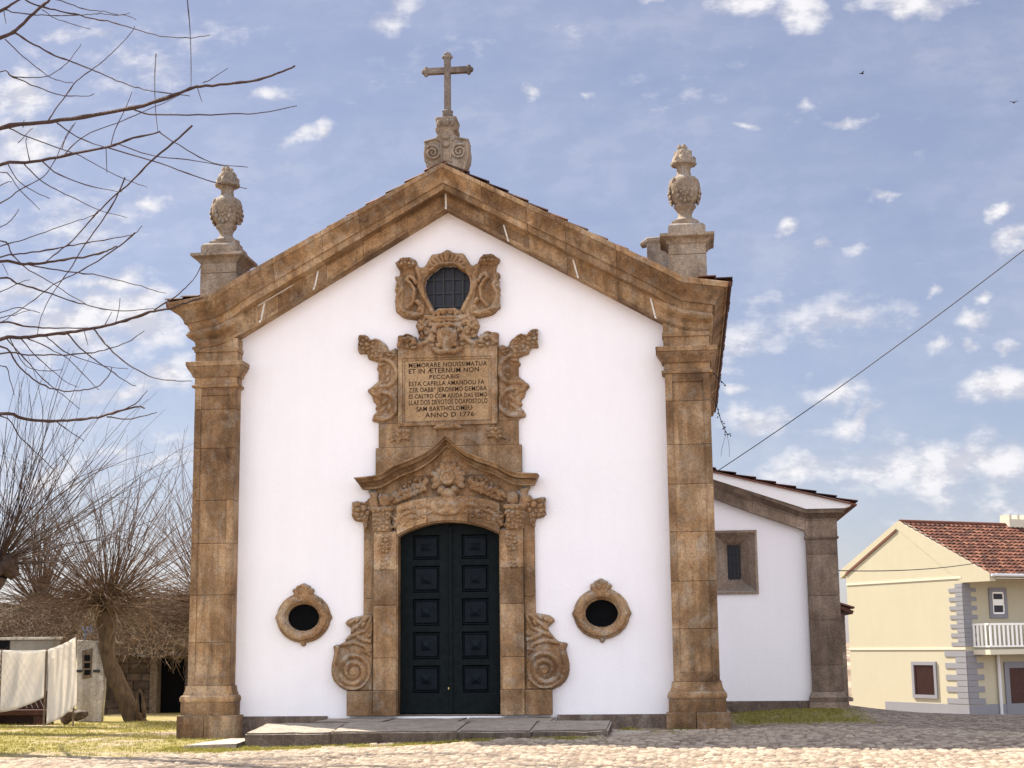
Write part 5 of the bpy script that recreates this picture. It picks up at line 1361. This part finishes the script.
# brush heaped on and hanging over the hut roof
mb = MB()
for q in range(3600):
    x = random.uniform(hx(-40), hx(222)); t_ = random.random()**1.3; y = YH-.5+3.6*t_; z = hz+.12+(zroof-hz)*t_+random.uniform(-.05, .22)
    az = random.gauss(-1.5, 1.0); d = dirvec(az, random.uniform(-.75, .35))
    shoot(mb, (x, y, z), d, random.uniform(.35, 1.1), random.uniform(.006, .011), -.05, 5, .14, 3, .5)
tag(mb.build('dry_brush', M['drytwig'], fix=False), kind='stuff')
mb = MB(); a = at(88, 631, YB-.5)
for q in range(14): shoot(mb, a+np.array([random.gauss(0, .06), 0, random.gauss(0, .05)]), dirvec(random.uniform(0, 6.28), random.uniform(-1, 1)), .16, .008, 0, 4, .5, 3)
tag(mb.build('twine_bundle', M['bluestring'], fix=False), 'small tangle of blue twine caught in the leaning pollard tree', 'twine')

# near tree whose bare branches enter from the left
BR = [
 (4.2, [(0, 38), (16, 30), (31, 16), (42, 6), (50, -1), (62, -16), (80, -40)]), (3.4, [(0, 11), (9, 6), (20, -1), (40, -14)]), (1.3, [(0, 10), (14, 12.8), (31, 14), (52, 15.6), (70, 15.3), (87.5, 14.4), (100, 13.8), (119, 15), (130, 13)]),
 (2, [(15, 33), (34, 44.5), (55, 55.5), (72, 61.7), (91, 69.5), (108, 76.5), (125, 83.6), (144, 89.4), (160, 92), (190, 96)]), (1.8, [(25, 0), (37.5, 5.5), (55, 10), (75, 14.4), (94, 18.8), (112, 22), (130, 27.3), (144, 32), (160, 35.6), (185, 38), (210, 35)]),
 (1.2, [(52, -2), (70, 4), (86, 9.4), (100, 10.6), (116, 14), (128, 15.6), (136, 19.5)]), (1.3, [(5, 39), (19, 53), (36, 67), (50, 77), (62, 81.6), (74, 83)]), (1.2, [(0, 72), (11, 76), (23, 77.3), (44, 77), (55, 72.6), (67, 63), (75, 53), (81, 44.5)]),
 (1.4, [(9, 75), (31, 84.4), (53, 93), (66, 95.6), (86, 96.4), (94.5, 94)]), (1.4, [(48, 121), (58, 106), (69, 91), (77, 80.5), (91, 70), (106, 58.6), (117, 48), (133, 30.5), (134, 26)]), (.9, [(42, 9), (55, 18.4), (70, 23.4), (91, 29.7)]),
 (1, [(156, 54), (154.7, 78), (155.5, 110), (158, 131)]), (1.1, [(187, -3), (190, 30), (191, 60), (191, 87)]),
 (4.4, [(0, 128), (40, 123), (83, 117), (133, 108), (167, 98), (190, 89), (200, 86), (227, 84), (253, 81), (277, 74), (295, 66)]), (1.9, [(133, 109), (150, 114), (187, 115), (233, 114), (260, 113), (297, 106)]), (1, [(203, 83), (213, 78), (228, 68)]), (1, [(197, 87), (202, 102)]),
 (3.6, [(0, 165), (33, 162), (67, 155), (107, 147), (133, 138), (160, 132)]), (1.3, [(160, 133), (187, 150), (213, 163), (248, 167)]), (1.6, [(107, 147), (150, 160), (187, 173), (213, 182), (247, 189)]), (1.3, [(118, 144), (150, 155), (187, 160), (227, 166)]),
 (1.8, [(57, 123), (77, 137), (107, 148)]), (1.3, [(8, 128), (40, 142), (73, 153), (100, 167), (127, 180), (147, 187)]), (1.1, [(62, 157), (83, 137), (117, 123), (143, 112), (180, 95)]), (2.2, [(192, 126), (173, 143), (150, 162), (133, 180), (110, 200), (93, 217), (73, 240), (53, 256), (45, 262)]),
 (1.6, [(125, 178), (115, 200), (102, 221), (86, 243), (72, 266), (64, 278), (51, 296), (41, 317), (37, 336)]), (1.5, [(42, 161), (60, 175), (93, 187), (123, 192)]), (1.3, [(23, 163), (43, 182), (73, 198), (100, 210), (127, 218)]), (1.2, [(0, 203), (20, 190), (43, 177), (55, 160), (63, 143), (75, 123)]),
 (1.1, [(8, 165), (20, 183), (37, 193), (50, 199)]), (1, [(0, 172), (20, 190), (40, 210)]), (1, [(0, 227), (13, 218), (19, 209)]), (1.2, [(0, 246), (23, 240), (53, 229), (78, 220.5), (98, 213.7)]), (1.7, [(0, 257), (25, 253), (53, 249), (74, 245), (98, 241), (121, 237), (135, 233), (142, 226)]),
 (3.3, [(0, 262), (20, 263.5), (39, 263.5), (59, 260.5), (78, 258), (98, 254), (109, 250), (117, 246)]), (1.6, [(135, 233), (117, 248), (98, 260.5), (78, 272), (53, 285), (29, 303.5), (6, 319), (0, 323)]), (1.6, [(25, 264), (51, 269), (78, 272.7), (98, 275), (117, 280), (141, 286), (152, 290), (166, 293)]),
 (1.9, [(0, 278), (16, 283), (39, 290), (64, 298.6), (84, 304.5), (109, 310), (137, 310.4), (154, 308.4)]), (4, [(0, 339.6), (20, 337.7), (39, 335.7), (64, 332.8), (88, 329.3), (113, 324), (137, 317), (154, 311), (170, 308.4), (191, 301.6), (203, 297)]), (1.4, [(154, 310), (176, 296), (188, 285), (197, 274), (205, 255), (209, 248)]),
 (2.1, [(0, 323), (23, 326), (49, 328), (74, 328), (88, 328)]), (1.4, [(0, 241), (12, 254.7), (25, 267), (43, 278), (58.6, 287), (74, 297.7), (92, 306.5), (109, 310)]), (3.6, [(0, 414), (23, 419), (49, 421), (74, 420), (98, 417), (117, 412), (135, 407), (144.5, 408)]), (1.6, [(107, 417), (127, 419), (144.5, 416), (157, 412)]),
 (1.4, [(117, 412), (135, 404), (147.5, 390.5)]), (1.3, [(55, 421), (68, 430), (84, 441)]), (1.9, [(0, 346.6), (16, 363), (29, 376), (45, 386), (64, 391), (84, 390), (100, 385), (109, 375), (112, 367)]), (1.7, [(0, 354), (29, 355), (59, 355), (88, 353), (109, 349), (127, 342), (144.5, 331)]),
 (1.7, [(94, 329), (105, 344), (121, 359), (137, 370), (152, 377), (172, 381), (192, 381)]), (1.6, [(67, 333), (84, 351.5), (98, 362), (111, 371), (125, 381), (136, 386)]), (1.4, [(6, 338), (25, 359), (43, 379), (64, 396), (80, 409)]), (1.2, [(20, 337), (35, 355), (53, 371), (66, 382), (78, 387)]),
 (1.2, [(25, 337), (49, 348), (68, 359), (84, 375), (99, 390.5)]), (1.2, [(45, 335), (64, 351.5), (88, 361), (109, 367), (128, 369)]), (1, [(10, 339), (25, 365), (45, 371), (62.5, 369)]), (1.3, [(0, 416), (20, 437), (39, 455), (59, 474.5)]),
 (1, [(23, 127), (24, 120)]), (1, [(30, 162), (26, 143), (27, 137)]), (1, [(111, 145), (115, 130), (126, 107), (132, 92)]), (1, [(62, 149), (67, 134), (76, 122)]), (.9, [(106, 148), (107, 173)]), (.9, [(84, 330), (88, 345)]), (.9, [(115, 325), (119, 309), (120, 298)]), (.9, [(104, 326), (112, 312)]), (.9, [(2, 263), (8, 275)]),
 (1.1, [(0, 292), (20, 282), (30, 280)]), (1, [(0, 313), (20, 308), (40, 313)]), (1, [(0, 318), (14, 315), (31, 310)]), (1, [(0, 185), (12, 182)]), (1.1, [(0, 366), (10, 380), (14, 395)]), (1.0, [(18, 143), (33, 128)]), (1, [(4, 12), (6, 24)])]
YT = -2.2
def ny(x, y): return YT+.5*math.sin(x/47.0)*(x < 190)+.4*math.sin(y/38.0+1)
tx, ty, tz = at(-135, 600, YT)
nt_ = empty('bare_tree', (tx, YT, 0), 'tall bare tree whose long dark branches reach across the sky to the left urn', 'tree')
mb = MB(); tp = [np.array([tx-.1, YT, -.3]), np.array([tx, YT, 1.5]), np.array([tx+.1, YT, 4]), np.array([tx+.05, YT+.1, 7]), np.array([tx+.2, YT, 10.5]), np.array([tx+.3, YT, 13.0])]
mb.tube(catmull(tp, 5), list(np.interp(np.linspace(0, 5, 26), range(6), [.40, .34, .30, .25, .16, .05])), 12); smooth_by_angle(mb.build('trunk', M['bark_dark'], nt_), 60)
mbb = MB()
for wpx, pts in BR:
    P = [at(x, y, ny(x, y)) for x, y in pts]; r = wpx*.5*.0175*1.02
    n_ = len(P)
    rr = list(np.linspace(r, max(r*.42, .0055), n_))
    if pts[0][0] <= 1:
        y0 = pts[0][1]; j = at(-60, y0+10+.12*abs(y0-200)*.3, YT); jz = at(-135, y0+40, YT)[2]
        P = [np.array([tx+.08, YT, min(jz, 12.5)]), np.array([(tx+P[0][0])/2, YT+.1, (jz+P[0][2])/2-.05])]+P; rr = [r*1.7, r*1.3]+rr
    C_ = catmull(P, 4); r2 = list(np.interp(np.linspace(0, len(rr)-1, len(C_)), range(len(rr)), rr))
    # knobbly buds
    C_ = [c_+np.array([0, 0, random.gauss(0, .006)]) for c_ in C_]
    mbb.tube(C_, [q*(1.3 if random.random() < .14 else 1) for q in r2], 6, True)
for q in range(26):
    zz = random.uniform(4.5, 12.2); az = random.uniform(1.7, 4.4)
    shoot(mbb, (tx+.1, YT+.05, zz), dirvec(az, random.uniform(.0, .6)), random.uniform(2.5, 5.5), random.uniform(.025, .05), .01, 9, .06, 5, .2, 5)
mbb.build('branches', M['branch'], nt_)

# ================================================================== CABLES, BIRDS
def cable(name, pts, r, label, sag=.0, n=14, mat='cable', cat='cable'):
    P = []
    a, b_ = np.array(pts[0]), np.array(pts[-1])
    for i in range(n+1): t_ = i/n; P.append(a+(b_-a)*t_-np.array([0, 0, sag*4*t_*(1-t_)]))
    mb = MB(); mb.tube(P, r, 5); return tag(mb.build(name, M[mat]), label, cat)
cable('power_cable', [at(719, 470, 5.2), at(1060, 222, -3.0)], .0095, 'thin black power cable rising from the side wing roof to the upper right', .10)
cable('power_cable', [at(800, 569, 12.5), onplane(985, 561.5, HW(0, 0, 0)-DF*.3, DF)], .015, 'thin dark wire crossing in front of the yellow gable', .18)
pe = at(1060, 222, -3.0); pole = empty('utility_pole', (pe[0]+.12, pe[1], 0), 'wooden utility pole carrying the far end of the power cable', 'pole')
mb = MB(); mb.tube([(pe[0]+.12, pe[1], -.3), (pe[0]+.12, pe[1], pe[2]+.5)], [.13, .09], 10); mb.build('shaft', M['oldwood'], pole)
mb = MB(); mb.box(pe[0]-.5, pe[0]+.7, pe[1]+.06, pe[1]+.16, pe[2]-.12, pe[2]-.02, .008); mb.build('crossarm', M['oldwood'], pole)
mb = MB(); Pp = [at(x, y, 2.5) for x, y in ((713.5, 373), (717, 377), (721, 381), (724.5, 384.5))]
mb.tube(Pp, .008, 4)
for i in range(4): mb.ball(Pp[i]+np.array([.01, 0, -.02]), (.022, .022, .022), 1)
tag(mb.build('festoon_string', M['cable']), 'short upper piece of beaded string sticking out beside the right pilaster', 'string')
mb = MB(); Pp = [at(x, y, 2.5) for x, y in ((712.5, 397), (716, 404), (718.5, 412), (721, 421), (724, 428), (727, 434), (730, 434))]
mb.tube(Pp, .008, 4); Q_ = catmull(Pp, 3)
for i, q in enumerate(Q_[3:]): mb.ball(q+np.array([random.gauss(0, .03), 0, random.gauss(0, .015)]), (.018, .018, .018), 1)
mb.tube([at(727, 434, 2.5), at(729, 445, 2.5), at(729.5, 457, 2.5)], .004, 3); mb.tube([at(726, 434, 2.5), at(722, 448, 2.5), at(721, 456, 2.5)], .004, 3)
tag(mb.build('festoon_string', M['cable']), 'long beaded string of small bulbs hanging beside the right pilaster', 'string')
for k_, (x, y, lb) in enumerate(((862, 73.5, 'tiny dark bird in the open sky below the top clouds'), (1014, 102.5, 'tiny dark bird near the right edge of the sky'))):
    c_ = CAM+ray(x, y)*120; mb = MB(); R_ = Matrix.Rotation(.5+k_, 3, 'Z')
    mb.ball(c_, (.22, .07, .06), 1, R_)
    for s_ in (-1, 1):
        a = Vector(c_)+R_ @ Vector((.08, s_*.05, .03)); b_ = Vector(c_)+R_ @ Vector((-.06, s_*.38, .12)); d_ = Vector(c_)+R_ @ Vector((-.10, s_*.05, .03))
        e_ = b_+Vector((0, 0, -.012)); mb.add([a, b_, d_, a-Vector((0, 0, .02)), e_, d_-Vector((0, 0, .02))], [(0, 1, 2), (5, 4, 3), (0, 3, 4, 1), (1, 4, 5, 2), (2, 5, 3, 0)])
    a = Vector(c_)+R_ @ Vector((-.18, 0, 0)); mb.ball(a, (.10, .05, .015), 1, R_)
    tag(mb.build('bird', M['bird']), lb, 'bird')
